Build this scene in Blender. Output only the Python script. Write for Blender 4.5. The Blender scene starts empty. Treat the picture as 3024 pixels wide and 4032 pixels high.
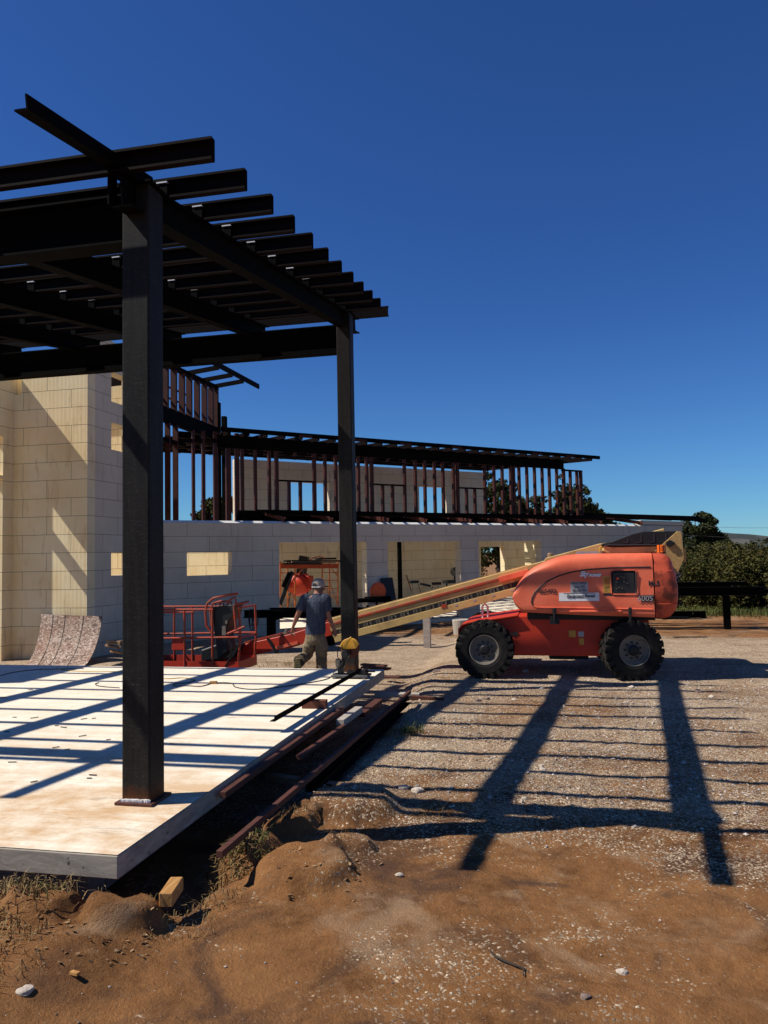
import bpy, bmesh, math, random
import numpy as np
from mathutils import Vector, Matrix, noise
random.seed(7)
R=math.radians; PI=math.pi
sc=bpy.context.scene; COL=sc.collection
# ---------------------------------------------------------------- camera (slab top is z=0, X along slab front, Y away)
CF,CYAW,CPIT,CROL,CH=3028.0,-12.2,3.3,1.1,1.6
_y,_p,_r=R(CYAW),R(CPIT),R(CROL)
cF=Vector((math.sin(_y)*math.cos(_p),math.cos(_y)*math.cos(_p),math.sin(_p)))
_R0=Vector((math.cos(_y),-math.sin(_y),0)); _U0=_R0.cross(cF)
cR=_R0*math.cos(_r)-_U0*math.sin(_r); cU=_R0*math.sin(_r)+_U0*math.cos(_r)
cC=Vector((0,0,CH))
cam_d=bpy.data.cameras.new('camera'); cam=bpy.data.objects.new('camera',cam_d); COL.objects.link(cam)
cam_d.sensor_fit='VERTICAL'; cam_d.sensor_height=24; cam_d.sensor_width=18; cam_d.lens=24*CF/4032
cam_d.clip_start=.05; cam_d.clip_end=6000
M=Matrix((cR,cU,-cF)).transposed().to_4x4(); M.translation=cC; cam.matrix_world=M
sc.camera=cam
# ---------------------------------------------------------------- sun, sky, exposure
SUNV=Vector((.828,.265,-1)).normalized()
sd=bpy.data.lights.new('sun','SUN'); sd.energy=5; sd.angle=R(.5); sd.color=(1,.95,.87)
so=bpy.data.objects.new('sun',sd); COL.objects.link(so); so.rotation_euler=SUNV.to_track_quat('-Z','Y').to_euler()
so.location=(-10,-3,12)
w=bpy.data.worlds.new('World'); sc.world=w; w.use_nodes=True
nt=w.node_tree; sky=nt.nodes.new('ShaderNodeTexSky'); sky.sky_type='NISHITA'; sky.sun_disc=False
sky.sun_elevation=math.asin(-SUNV.z); sky.sun_rotation=math.atan2(-SUNV.x,-SUNV.y)
sky.altitude=600; sky.air_density=1.0; sky.dust_density=0; sky.ozone_density=2.5
hs=nt.nodes.new('ShaderNodeVectorMath'); hs.operation='MULTIPLY'; 
_tc=nt.nodes.new('ShaderNodeTexCoord'); _sx=nt.nodes.new('ShaderNodeSeparateXYZ'); nt.links.new(_tc.outputs['Generated'],_sx.inputs[0])
_mr=nt.nodes.new('ShaderNodeMapRange'); _mr.inputs['From Max'].default_value=.30; nt.links.new(_sx.outputs[2],_mr.inputs[0])
_mx=nt.nodes.new('ShaderNodeMix'); _mx.data_type='VECTOR'; nt.links.new(_mr.outputs[0],_mx.inputs[0]); _mx.inputs[4].default_value=(.60,1.16,1.72); _mx.inputs[5].default_value=(.42,.85,1.6); nt.links.new(_mx.outputs[1],hs.inputs[1])
bg=nt.nodes['Background']; bg.inputs[1].default_value=.05
nt.links.new(sky.outputs[0],hs.inputs[0]); nt.links.new(hs.outputs[0],bg.inputs[0])
sc.view_settings.view_transform='Standard'; sc.view_settings.look='None'; sc.view_settings.exposure=.2; sc.view_settings.gamma=1
sc.render.engine='CYCLES'
# ---------------------------------------------------------------- helpers
def ray(x,y): return cF+cR*((x-1512)/CF)-cU*((y-2016)/CF)
def P(x,y,X=None,Y=None,z=None):
    """point of the place seen at photograph pixel (x,y), on the plane x=X, y=Y or z=z"""
    r=ray(x,y)
    t=X/r.x if X is not None else (Y/r.y if Y is not None else (z-CH)/r.z)
    return cC+r*t
def lerp(a,b,t): return a+(b-a)*t
def sstep(a,b,x):
    t=min(1,max(0,(x-a)/(b-a))); return t*t*(3-2*t)
class MB:
    def __init__(s): s.v=[]; s.f=[]; s.uv=None
    def add(s,vs,fs):
        n=len(s.v); s.v+= [tuple(v) for v in vs]; s.f+=[tuple(i+n for i in f) for f in fs]; return s
    def box(s,c,d,rz=0,m=None):
        hx,hy,hz=d[0]/2,d[1]/2,d[2]/2
        vs=[Vector((x,y,z)) for x in(-hx,hx) for y in(-hy,hy) for z in(-hz,hz)]
        q=Matrix.Rotation(rz,3,'Z') if m is None else m
        c=Vector(c); return s.add([c+q@v for v in vs],[(0,1,3,2),(4,6,7,5),(0,4,5,1),(2,3,7,6),(0,2,6,4),(1,5,7,3)])
    def sweep(s,prof,a,b,up=(0,0,1),cap=True):
        a,b=Vector(a),Vector(b); t=(b-a).normalized(); up=Vector(up)
        sd=t.cross(up).normalized(); u=sd.cross(t)
        n=len(prof); vs=[p+sd*x+u*y for p in(a,b) for x,y in prof]
        fs=[(i,(i+1)%n,n+(i+1)%n,n+i) for i in range(n)]
        if cap: fs+=[tuple(reversed(range(n))),tuple(range(n,2*n))]
        return s.add(vs,fs)
    def bar(s,a,b,w,h,up=(0,0,1)): return s.sweep([(-w/2,-h/2),(w/2,-h/2),(w/2,h/2),(-w/2,h/2)],a,b,up)
    def rod(s,a,b,r,n=8,r2=None):
        return s.tube([a,b],[r,r if r2 is None else r2],n)
    def tube(s,pts,r,n=8,cap=True):
        pts=[Vector(p) for p in pts]; k=len(pts); rr=r if isinstance(r,(list,tuple)) else [r]*k
        prev=None; vs=[]
        for i,p in enumerate(pts):
            t=(pts[min(i+1,k-1)]-pts[max(i-1,0)]); t=t.normalized() if t.length>1e-9 else Vector((0,0,1))
            if prev is None:
                up=Vector((0,0,1)) if abs(t.z)<.9 else Vector((1,0,0)); sd=t.cross(up).normalized()
            else: sd=(prev-t*prev.dot(t)).normalized()
            prev=sd; u=sd.cross(t)
            for j in range(n):
                a=2*PI*j/n; vs.append(p+(sd*math.cos(a)+u*math.sin(a))*rr[i])
        fs=[(i*n+j,i*n+(j+1)%n,(i+1)*n+(j+1)%n,(i+1)*n+j) for i in range(k-1) for j in range(n)]
        if cap: fs+=[tuple(reversed(range(n))),tuple(range((k-1)*n,k*n))]
        return s.add(vs,fs)
    def loft(s,rings,cap=True,close=True):
        n=len(rings[0]); vs=[p for r in rings for p in r]; m=n if close else n-1
        fs=[(i*n+j,i*n+(j+1)%n,(i+1)*n+(j+1)%n,(i+1)*n+j) for i in range(len(rings)-1) for j in range(m)]
        if cap: fs+=[tuple(reversed(range(n))),tuple(range((len(rings)-1)*n,len(rings)*n))]
        return s.add(vs,fs)
    def lathe(s,prof,c,ax=(0,1,0),n=32,cap=True):
        ax=Vector(ax).normalized(); up=Vector((0,0,1)) if abs(ax.z)<.9 else Vector((1,0,0))
        a=ax.cross(up).normalized(); b=a.cross(ax); c=Vector(c)
        rings=[[c+ax*h+(a*math.cos(2*PI*j/n)+b*math.sin(2*PI*j/n))*r for j in range(n)] for r,h in prof]
        return s.loft(rings,cap=cap)
    def prism(s,poly,y0,y1):   # poly in (x,z), extruded along Y
        n=len(poly); vs=[(x,y0,z) for x,z in poly]+[(x,y1,z) for x,z in poly]
        fs=[(i,(i+1)%n,n+(i+1)%n,n+i) for i in range(n)]+[tuple(reversed(range(n))),tuple(range(n,2*n))]
        return s.add(vs,fs)
    def build(s,name,mat,parent=None,smooth=False,bevel=0,org=None,seg=1,fixn=True):
        me=bpy.data.meshes.new(name); vs=s.v
        if org is not None:
            o0=Vector(org); vs=[Vector(v)-o0 for v in vs]
        me.from_pydata([tuple(v) for v in vs],[],s.f)
        if s.uv:
            l=me.uv_layers.new(name='UVMap')
            for i,u in enumerate(s.uv): l.data[i].uv=u
        if fixn or bevel:
            bm=bmesh.new(); bm.from_mesh(me)
            if fixn: bmesh.ops.recalc_face_normals(bm,faces=bm.faces)
            if bevel:
                es=[e for e in bm.edges if len(e.link_faces)==2 and e.calc_face_angle(0)>.5]
                bmesh.ops.bevel(bm,geom=es,offset=bevel,segments=seg,affect='EDGES',profile=.5)
            bm.to_mesh(me); bm.free()
        if smooth:
            me.polygons.foreach_set('use_smooth',[True]*len(me.polygons))
            try: me.set_sharp_from_angle(angle=R(38))
            except Exception: pass
        me.materials.append(mat)
        o=bpy.data.objects.new(name,me); COL.objects.link(o)
        if org is not None: o.location=org
        if parent: o.parent=parent
        return o
def tag(o,label=None,cat=None,group=None,kind=None):
    if label: o['label']=label
    if cat: o['category']=cat
    if group: o['group']=group
    if kind: o['kind']=kind
    return o
def thing(name,label,cat,group=None):
    o=bpy.data.objects.new(name,None); COL.objects.link(o); return tag(o,label,cat,group)
def dup(o,parent=None,loc=None,rot=None,label=None):
    c=o.copy(); COL.objects.link(c); c.parent=parent
    if loc is not None: c.location=loc
    if rot is not None: c.rotation_euler=rot
    if label: c['label']=label
    for ch in [x for x in CH_OF.get(o,[])]: dup(ch,c)
    return c
CH_OF={}
# ---------------------------------------------------------------- materials
class NT:
    def __init__(s,name):
        s.m=bpy.data.materials.new(name); s.m.use_nodes=True; s.t=s.m.node_tree; s.b=s.t.nodes['Principled BSDF']
    def n(s,t,**k):
        x=s.t.nodes.new(t)
        for a,b in k.items():
            if a.startswith('i_'):
                key=a[2:]; key=int(key) if key.isdigit() else key.replace('_',' '); x.inputs[key].default_value=b
            else: setattr(x,a,b)
        return x
    def l(s,a,b): s.t.links.new(a,b)
    def coord(s,kind='Object',scale=(1,1,1)):
        c=s.n('ShaderNodeTexCoord'); m=s.n('ShaderNodeMapping'); m.inputs['Scale'].default_value=scale; s.l(c.outputs[kind],m.inputs[0]); return m.outputs[0]
    def noise(s,v,scale,detail=4,rough=.6,dist=0):
        x=s.n('ShaderNodeTexNoise'); x.inputs['Scale'].default_value=scale; x.inputs['Detail'].default_value=detail
        x.inputs['Roughness'].default_value=rough; x.inputs['Distortion'].default_value=dist; s.l(v,x.inputs['Vector']); return x.outputs['Fac']
    def ramp(s,f,stops):
        x=s.n('ShaderNodeValToRGB'); e=x.color_ramp.elements
        while len(e)<len(stops): e.new(.5)
        for i,(p,c) in enumerate(stops):
            e[i].position=p; e[i].color=(*c,1) if len(c)==3 else c
        s.l(f,x.inputs[0]); return x.outputs[0]
    def mix(s,f,a,b,mode='MIX'):
        x=s.n('ShaderNodeMix',data_type='RGBA',blend_type=mode)
        for v,i in((f,0),(a,6),(b,7)):
            if isinstance(v,(int,float)): x.inputs[i].default_value=v
            elif isinstance(v,tuple): x.inputs[i].default_value=(*v,1) if len(v)==3 else v
            else: s.l(v,x.inputs[i])
        return x.outputs[2]
    def math(s,op,a,b=0,c=None):
        x=s.n('ShaderNodeMath',operation=op)
        for i,v in enumerate((a,b,c)):
            if v is None: continue
            if isinstance(v,(int,float)): x.inputs[i].default_value=v
            else: s.l(v,x.inputs[i])
        return x.outputs[0]
    def bump(s,h,st=.3,d=.01,prev=None):
        x=s.n('ShaderNodeBump'); x.inputs['Strength'].default_value=st; x.inputs['Distance'].default_value=d; s.l(h,x.inputs['Height'])
        if prev: s.l(prev,x.inputs['Normal'])
        return x.outputs[0]
    def out(s,col=None,rough=.6,metal=0,nrm=None,spec=None):
        if col is not None:
            if isinstance(col,tuple): s.b.inputs['Base Color'].default_value=(*col,1)
            else: s.l(col,s.b.inputs['Base Color'])
        if isinstance(rough,(int,float)): s.b.inputs['Roughness'].default_value=rough
        else: s.l(rough,s.b.inputs['Roughness'])
        s.b.inputs['Metallic'].default_value=metal
        if spec is not None: s.b.inputs['Specular IOR Level'].default_value=spec
        if nrm: s.l(nrm,s.b.inputs['Normal'])
        return s.m
def worn(name,col,rough=.6,col2=None,scale=6,amt=.5,bump=.1,metal=0,spec=.3,thr=(.45,.7)):
    t=NT(name); v=t.coord(); f=t.noise(v,scale,6,.65)
    c2=col2 if col2 else tuple(c*.6 for c in col)
    k=t.ramp(f,[(thr[0],(0,0,0)),(thr[1],(amt,amt,amt))]); c=t.mix(k,col,c2)
    return t.out(c,rough,metal,t.bump(t.noise(v,scale*8,4),bump,.004),spec)
m_steel=worn('dark_mill_steel',(.003,.003,.003),.75,(.006,.005,.004),3,.7,.1,0,.03)
m_col=None
def mk_column():
    t=NT('column_steel'); v=t.coord(); v2=t.coord('Object',(6,6,.5))
    f=t.noise(v2,4,6,.7,.5); c=t.mix(t.ramp(f,[(.4,(0,0,0)),(.65,(1,1,1))]),(.015,.014,.0125),(.023,.0215,.019))
    sc_=t.noise(t.coord('Object',(3,3,14)),3,2,.5,1.5); c=t.mix(t.ramp(sc_,[(.495,(0,0,0)),(.5,(.6,.6,.6)),(.505,(0,0,0))]),c,(.13,.12,.11))
    z=t.n('ShaderNodeSeparateXYZ'); co=t.n('ShaderNodeTexCoord'); t.l(co.outputs['Object'],z.inputs[0])
    zz=t.math('ADD',z.outputs[2],t.math('MULTIPLY',t.noise(v,9,4),.14)); r=t.ramp(zz,[(.07,(1,1,1)),(.2,(0,0,0))])
    c=t.mix(r,c,(.12,.04,.012))
    return t.out(c,.55,0,t.bump(f,.05,.003),.08)
m_col=mk_column()
m_purlin=worn('primed_purlin_steel',(.008,.0038,.0032),.65,(.005,.004,.0035),2.5,.8,.1,0,.04)
m_stud=worn('red_oxide_primer',(.06,.014,.008),.6,(.022,.007,.005),4,.8,.1,0,.25)
m_studdk=worn('dark_primed_steel',(.008,.004,.003),.6,(.004,.003,.003),4,.8,.1,0,.04)
m_rust=worn('rusty_tube_steel',(.10,.036,.022),.7,(.055,.025,.02),14,.8,.2,0,.25)
m_galv=worn('bright_steel_edge',(.8,.78,.74),.5,None,8,.5)
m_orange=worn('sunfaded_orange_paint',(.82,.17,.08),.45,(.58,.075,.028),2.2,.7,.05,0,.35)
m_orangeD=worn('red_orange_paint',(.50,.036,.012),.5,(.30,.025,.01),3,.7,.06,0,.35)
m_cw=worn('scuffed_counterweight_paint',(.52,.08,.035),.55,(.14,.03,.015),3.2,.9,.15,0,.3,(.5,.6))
m_rail=worn('scratched_orange_rail',(.38,.045,.016),.5,(.2,.10,.06),9,.8,.1,0,.35,(.5,.62))
m_cream=worn('cream_paint',(.58,.39,.14),.55,(.32,.2,.08),3,.7,.06,0,.3)
m_creamtop=worn('dusty_cream_paint',(.50,.33,.13),.75,(.36,.2,.07),40,.9,.4,0,.2,(.4,.6))
m_black=worn('black_plastic',(.012,.012,.012),.5,(.02,.02,.02),5,.5,.05,0,.3)
m_rubber=worn('tyre_rubber',(.014,.013,.012),.85,(.035,.028,.02),7,.6,.2,0,.15)
m_rim=worn('grey_wheel_rim',(.20,.175,.14),.6,(.10,.075,.055),8,.8,.1)
m_white=worn('white_decal',(.75,.74,.72),.5,(.55,.52,.5),10,.6,.02)
m_silver=worn('silver_decal',(.40,.38,.38),.4,(.3,.28,.28),10,.6,.02)
m_yel=worn('yellow_label',(.55,.3,.05),.5,(.4,.2,.05),16,.6,.02)
m_ink=NT('black_lettering').out((.012,.012,.012),.6)
m_wood=None
def mk_wood(name,a,b,sx=(1,14,14)):
    t=NT(name); v=t.coord('Object',sx); f=t.noise(v,3,6,.6,1.2)
    return t.out(t.ramp(f,[(.3,a),(.7,b)]),.75,0,t.bump(f,.3,.004),.2)
m_wood=mk_wood('weathered_lumber',(.16,.09,.045),(.34,.22,.13))
m_amber=mk_wood('amber_lumber',(.30,.13,.035),(.52,.29,.10),(14,1,14))
m_grey_wood=mk_wood('grey_plank',(.30,.25,.2),(.5,.44,.37))
def mk_icf(name,base,dirt,warm,amt):
    t=NT(name); uv=t.n('ShaderNodeUVMap'); uv.uv_map='UVMap'
    br=t.n('ShaderNodeTexBrick'); br.offset=.5; br.squash=1
    for k,v in (('Scale',1.0),('Mortar Size',.0042),('Mortar Smooth',.3),('Bias',0),('Brick Width',1.22),('Row Height',.406)): br.inputs[k].default_value=v
    wob=t.n('ShaderNodeTexNoise'); wob.inputs['Scale'].default_value=2.5; t.l(uv.outputs[0],wob.inputs['Vector'])
    ad=t.n('ShaderNodeMix',data_type='VECTOR'); ad.inputs[0].default_value=.012; t.l(uv.outputs[0],ad.inputs[4]); t.l(wob.outputs['Color'],ad.inputs[5])
    t.l(ad.outputs[1],br.inputs['Vector'])
    br.inputs['Color1'].default_value=(0,0,0,1); br.inputs['Color2'].default_value=(1,1,1,1); br.inputs['Mortar'].default_value=(.5,.5,.5,1)
    mp=t.n('ShaderNodeMapping'); mp.inputs['Scale'].default_value=(3,.5,1); t.l(uv.outputs[0],mp.inputs[0])
    st=t.noise(mp.outputs[0],1.6,7,.7,.4)
    mp2=t.n('ShaderNodeMapping'); mp2.inputs['Scale'].default_value=(1,1,1); t.l(uv.outputs[0],mp2.inputs[0])
    bl=t.noise(mp2.outputs[0],.8,5,.6)
    c=t.mix(t.math('MULTIPLY',br.outputs['Color'],.35),base,warm)
    c=t.mix(t.ramp(bl,[(.42,(0,0,0)),(.62,(amt,amt,amt))]),c,warm)
    c=t.mix(t.ramp(st,[(.55,(0,0,0)),(.75,(amt,amt,amt))]),c,dirt)
    # faint fine vertical ribs of the foam face
    wv=t.n('ShaderNodeTexWave'); wv.bands_direction='X'; wv.inputs['Scale'].default_value=3.1; wv.inputs['Distortion'].default_value=.2; t.l(uv.outputs[0],wv.inputs['Vector'])
    c=t.mix(br.outputs['Fac'],c,(.03,.022,.015))
    h=t.math('SUBTRACT',t.math('ADD',t.math('MULTIPLY',st,.3),t.math('MULTIPLY',wv.outputs[0],.25)),br.outputs['Fac'])
    return t.out(c,.9,0,t.bump(h,.5,.01),.1)
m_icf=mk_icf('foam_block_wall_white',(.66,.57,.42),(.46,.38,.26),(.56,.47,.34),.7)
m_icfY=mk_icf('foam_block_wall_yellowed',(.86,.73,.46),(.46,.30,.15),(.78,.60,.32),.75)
def mk_conc():
    t=NT('slab_concrete'); v=t.coord(); v2=t.coord('Object',(.5,2.4,1))
    a=t.noise(v2,1.1,6,.65,.8); b=t.noise(v,3.2,6,.7,.3)
    z=t.n('ShaderNodeSeparateXYZ'); co=t.n('ShaderNodeTexCoord'); t.l(co.outputs['Object'],z.inputs[0])
    near=t.ramp(t.math('MULTIPLY',z.outputs[1],.1),[(.45,(1,1,1)),(.7,(.3,.3,.3))])
    st=t.mix(1.0,t.ramp(t.math('MULTIPLY',t.math('ADD',a,b),.5),[(.40,(0,0,0)),(.58,(1,1,1))]),near,'MULTIPLY')
    c=t.mix(st,(.86,.78,.62),(.58,.37,.19))
    gr=t.noise(v,45,4,.7); c=t.mix(t.ramp(gr,[(.5,(0,0,0)),(.75,(.35,.35,.35))]),c,(.4,.33,.25))
    dk=t.noise(t.coord('Object',(1,5,1)),2.2,6,.7,1); c=t.mix(t.ramp(dk,[(.57,(0,0,0)),(.7,(.6,.6,.6))]),c,(.32,.24,.17))
    sc_=t.noise(t.coord('Object',(1.2,9,1)),6,5,.7,1.5); c=t.mix(t.ramp(sc_,[(.56,(0,0,0)),(.66,(.35,.35,.35))]),c,(.45,.31,.2))
    return t.out(c,.85,0,t.bump(t.noise(v,60,4),.15,.004),.2)
m_conc=mk_conc()
def mk_concedge():
    t=NT('slab_edge_concrete'); v=t.coord('Object',(2.5,2.5,9)); f=t.noise(v,2,7,.7,.6); p=t.noise(t.coord(),22,4,.6)
    c=t.ramp(f,[(.3,(.22,.185,.145)),(.7,(.44,.385,.30))]); c=t.mix(t.ramp(p,[(.66,(0,0,0)),(.7,(.8,.8,.8))]),c,(.06,.05,.045))
    return t.out(c,.9,0,t.bump(f,.4,.006),.15)
m_edge=mk_concedge()
def mk_ground():
    t=NT('dirt_and_gravel'); v=t.coord(); z=t.n('ShaderNodeSeparateXYZ'); t.l(v,z.inputs[0])
    n1=t.noise(v,.55,5,.6,.6); n2=t.noise(v,2.3,6,.65,.5); n3=t.noise(v,14,6,.75); n4=t.noise(v,90,3,.7)
    soil=t.ramp(n2,[(.3,(.10,.042,.015)),(.48,(.22,.098,.036)),(.7,(.33,.155,.058))])
    soil=t.mix(t.ramp(n3,[(.35,(.0,.0,.0)),(.75,(.55,.55,.55))]),soil,(.36,.18,.072))
    dk=t.noise(v,1.1,5,.6,1.2); soil=t.mix(t.ramp(dk,[(.49,(0,0,0)),(.62,(.8,.8,.8))]),soil,(.085,.048,.032))
    pl=t.noise(v,.8,5,.62,1.5); soil=t.mix(t.ramp(pl,[(.54,(0,0,0)),(.66,(.6,.6,.6))]),soil,(.40,.26,.15))
    # crushed stone, mostly beyond the first metres
    vo=t.n('ShaderNodeTexVoronoi'); vo.inputs['Scale'].default_value=75; t.l(v,vo.inputs['Vector'])
    vo2=t.n('ShaderNodeTexVoronoi'); vo2.inputs['Scale'].default_value=110; t.l(v,vo2.inputs['Vector'])
    st=t.n('ShaderNodeSeparateColor'); t.l(vo.outputs['Color'],st.inputs[0])
    stone=t.mix(st.outputs[0],(.22,.145,.085),(.92,.72,.49))
    st2=t.n('ShaderNodeSeparateColor'); t.l(vo2.outputs['Color'],st2.inputs[0])
    stone=t.mix(t.ramp(st2.outputs[1],[(.6,(0,0,0)),(.62,(1,1,1))]),stone,(.38,.27,.17))
    mt=t.noise(t.coord('Object',(.5,1.6,1)),1.1,6,.75,.8); stone=t.mix(t.ramp(mt,[(.38,(.5,.5,.5)),(.52,(0,0,0))]),stone,(.24,.15,.09))
    mt2=t.noise(v,7,5,.8); stone=t.mix(t.ramp(mt2,[(.36,(.5,.5,.5)),(.50,(0,0,0))]),stone,(.2,.13,.085))
    ydist=t.math('SUBTRACT',z.outputs[1],t.math('MULTIPLY',z.outputs[0],-.15))
    far=t.ramp(t.math('MULTIPLY',ydist,.04),[(.12,(.05,.05,.05)),(.188,(.08,.08,.08)),(.248,(.6,.6,.6)),(.4,(.68,.68,.68)),(.54,(.92,.92,.92)),(.76,(.9,.9,.9)),(.84,(.1,.1,.1))])
    k=t.math('ADD',far,t.math('MULTIPLY',t.math('SUBTRACT',n1,.5),1.7)); k=t.math('ADD',k,t.math('MULTIPLY',t.math('SUBTRACT',n2,.5),1.0))
    kk=t.math('ADD',k,t.math('MULTIPLY',t.math('SUBTRACT',st.outputs[1],.5),.75))
    msk=t.ramp(kk,[(.42,(0,0,0)),(.56,(1,1,1))])
    c=t.mix(msk,soil,stone)
    spk=t.ramp(t.math('SUBTRACT',st2.outputs[2],t.math('MULTIPLY',vo2.outputs['Distance'],.06)),[(.972,(0,0,0)),(.978,(.7,.7,.7))]); c=t.mix(spk,c,(.5,.43,.36))
    n5=t.noise(v,36,6,.8,.3); h=t.math('ADD',t.math('MULTIPLY',n3,.9),t.math('ADD',t.math('MULTIPLY',n4,.4),t.math('MULTIPLY',n5,.8))); h=t.math('SUBTRACT',h,t.math('MULTIPLY',t.math('MULTIPLY',vo.outputs['Distance'],msk),.6))
    return t.out(c,.95,0,t.bump(t.math('SUBTRACT',h,t.math('MULTIPLY',vo.outputs['Distance'],.06)),1.0,.022),.08)
m_ground=mk_ground()
def mk_island(name,a,b,rough=.8,trans=0):
    t=NT(name); g=t.n('ShaderNodeNewGeometry'); f=g.outputs['Random Per Island']
    c=t.ramp(f,[(0,a),(1,b)])
    return t.out(c,rough,0,None,.15)
m_leafA=mk_island('leaves_dark_green',(.012,.020,.007),(.055,.062,.018))
m_leafB=mk_island('leaves_olive',(.012,.018,.004),(.075,.075,.016))
m_leafC=mk_island('leaves_autumn_scrub',(.016,.018,.004),(.10,.088,.02))
m_grass=mk_island('dry_grass',(.13,.075,.03),(.36,.25,.11))
m_grassG=mk_island('green_grass',(.03,.05,.01),(.14,.14,.04))
m_peb=mk_island('crushed_stone',(.12,.09,.075),(.58,.50,.42))
m_bark=worn('bark',(.05,.035,.025),.9,None,12,.7,.6)
m_rock=worn('pale_limestone',(.50,.42,.33),.85,(.32,.27,.22),9,.7,.5)
m_rockb=worn('brown_stone',(.22,.16,.13),.9,(.12,.08,.06),9,.7,.5)
# ---------------------------------------------------------------- terrain
MOUNDS=[(-1.52,4.55,.34,.095),(-2.0,4.75,.26,.12),(-2.62,3.66,.22,.10),(-2.22,3.72,.22,.11),(-1.55,5.75,.42,.11),(-1.9,5.35,.25,.10),(-1.35,4.95,.2,.06),(-3.1,3.5,.4,.05)]
def gz(x,y):
    b=-.28-.02*sstep(0,5,y)-.035*min(1,max(0,(y-5.5)/6.5))-.215*sstep(15,23,y)
    if y>10.5: b=lerp(-.55,b,lerp(1,sstep(-2.6,-1.8,x),sstep(10.5,11.3,y)))
    n=noise.noise(Vector((x*.45,y*.45,3)))*.035*min(1,max(.4,y*.1))+noise.noise(Vector((x*1.6,y*1.6,7)))*.02+noise.noise(Vector((x*5,y*5,1)))*.008
    if y<9: n+=noise.noise(Vector((x*13,y*13,2)))*.010+noise.noise(Vector((x*31,y*31,2)))*.005
    h=b+n
    for tx,ty,tr,ta in((1.0,5.3,.5,.3),(1.9,7.0,.45,.9),(.75,3.9,.35,.2),(-.3,3.3,.4,.5),(1.1,3.0,.4,.35)):
        dd=math.hypot(x-tx,y-ty)/tr
        if dd<1: q_=(x-tx)*math.cos(ta)+(y-ty)*math.sin(ta); p_=-(x-tx)*math.sin(ta)+(y-ty)*math.cos(ta); h-=.011*(1-dd)*(1 if math.sin(q_*52+abs(p_)*40)>.1 else -.3)
    # tyre ruts crossing the foreground
    for a,c,wd,dp in((.32,2.55,.10,.018),(.36,3.15,.13,.02),(-.25,3.9,.2,.012)):
        d=y-(c+a*x); h-=dp*math.exp(-(d/wd)**2)*(.4+.6*abs(noise.noise(Vector((x*2,y*2,9)))))*2
    for mx,my,mr,mh in MOUNDS:
        d=math.hypot(x-mx,y-my)/mr
        if d<1.3: h+=1.0*mh*(1-sstep(.66,1.02,d+noise.noise(Vector((x*6,y*6,5)))*.15))
    if y<3.95 and x<-1.9: h+=.10*(1-sstep(-2.35,-1.9,x))*sstep(1.2,2.6,y)
    # excavated strip next to the slab
    if y>3.3:
        e=math.exp(-((x+2.22)/.22)**2)*sstep(3.6,4.2,y)*(1-sstep(11,12,y)); h-=.16*e
    if x<-2.33 and y>3.86: h=min(h,-.5)
    elif x<-2.2 and y<3.95: h-=.07*math.exp(-((y-3.85)/.14)**2)
    return h
def axis(segs):
    o=[segs[0][0]]
    for a,b,s in segs:
        n=max(1,round((b-a)/s)); o+= [a+(b-a)*(i+1)/n for i in range(n)]
    return o
xs=axis([(-1500,-200,260),(-200,-40,32),(-40,-12,4),(-12,-4,.25),(-4,3.2,.032),(3.2,7,.12),(7,20,.6),(20,60,5),(60,300,40),(300,2500,300)])
ys=axis([(-60,-4,14),(-4,1.4,.3),(1.4,7.2,.032),(7.2,16,.12),(16,40,.8),(40,120,8),(120,600,60),(600,3500,400)])
gv=[(x,y,gz(x,y) if abs(x)<80 and y<100 else -.55) for y in ys for x in xs]
nx=len(xs); gf=[(j*nx+i,j*nx+i+1,(j+1)*nx+i+1,(j+1)*nx+i) for j in range(len(ys)-1) for i in range(nx-1)]
g=MB(); g.v=gv; g.f=gf; tag(g.build('ground',m_ground,smooth=True,fixn=False),kind='structure')
# slab
s_=MB(); s_.box((-8.16,7.31,-.0665),(11.6,6.86,.127)); slab=tag(s_.build('patio_slab',m_edge,bevel=.006),kind='structure')
s_=MB(); s_.add([(-13.95,3.884,.0015),(-2.364,3.884,.0015),(-2.364,10.735,.0015),(-13.95,10.735,.0015)],[(0,1,2,3)]); tag(s_.build('patio_surface',m_conc),kind='structure')
s_=MB(); s_.box((-8.3,7.3,-.31),(10.9,5.9,.36)); tag(s_.build('slab_footing',m_edge),kind='structure')
# ---------------------------------------------------------------- steel pergola over the slab
def Ipf(w,d,tf=.012,tw=.010):
    a,b,c=w/2,d/2,tw/2
    return [(-a,-b),(a,-b),(a,-b+tf),(c,-b+tf),(c,b-tf),(a,b-tf),(a,b),(-a,b),(-a,b-tf),(-c,b-tf),(-c,-b+tf),(-a,-b+tf)]
def Cpf(w,d,t=.006,lip=.018):   # channel, web at x=0, flanges toward +x, with lips
    b=d/2
    return [(0,-b),(w,-b),(w,-b+lip),(w-t,-b+lip),(w-t,-b+t),(t,-b+t),(t,b-t),(w-t,b-t),(w-t,b-lip),(w,b-lip),(w,b),(0,b)]
def Lpf(a,b,t): return [(0,0),(-a,0),(-a,t),(-t,t),(-t,b),(0,b)]
perg=thing('steel_pergola','black steel canopy frame of posts, beams and rafters standing on the pale concrete slab','canopy frame')
PX=lambda y:-2.72-.0155*(y-4.7)            # right girder line
def ztop(y): return 4.205+.156*(y-4.7)       # top of girders
col_pos=[(-2.72,4.785,4.19),(-2.81,10.56,5.10)]
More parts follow.
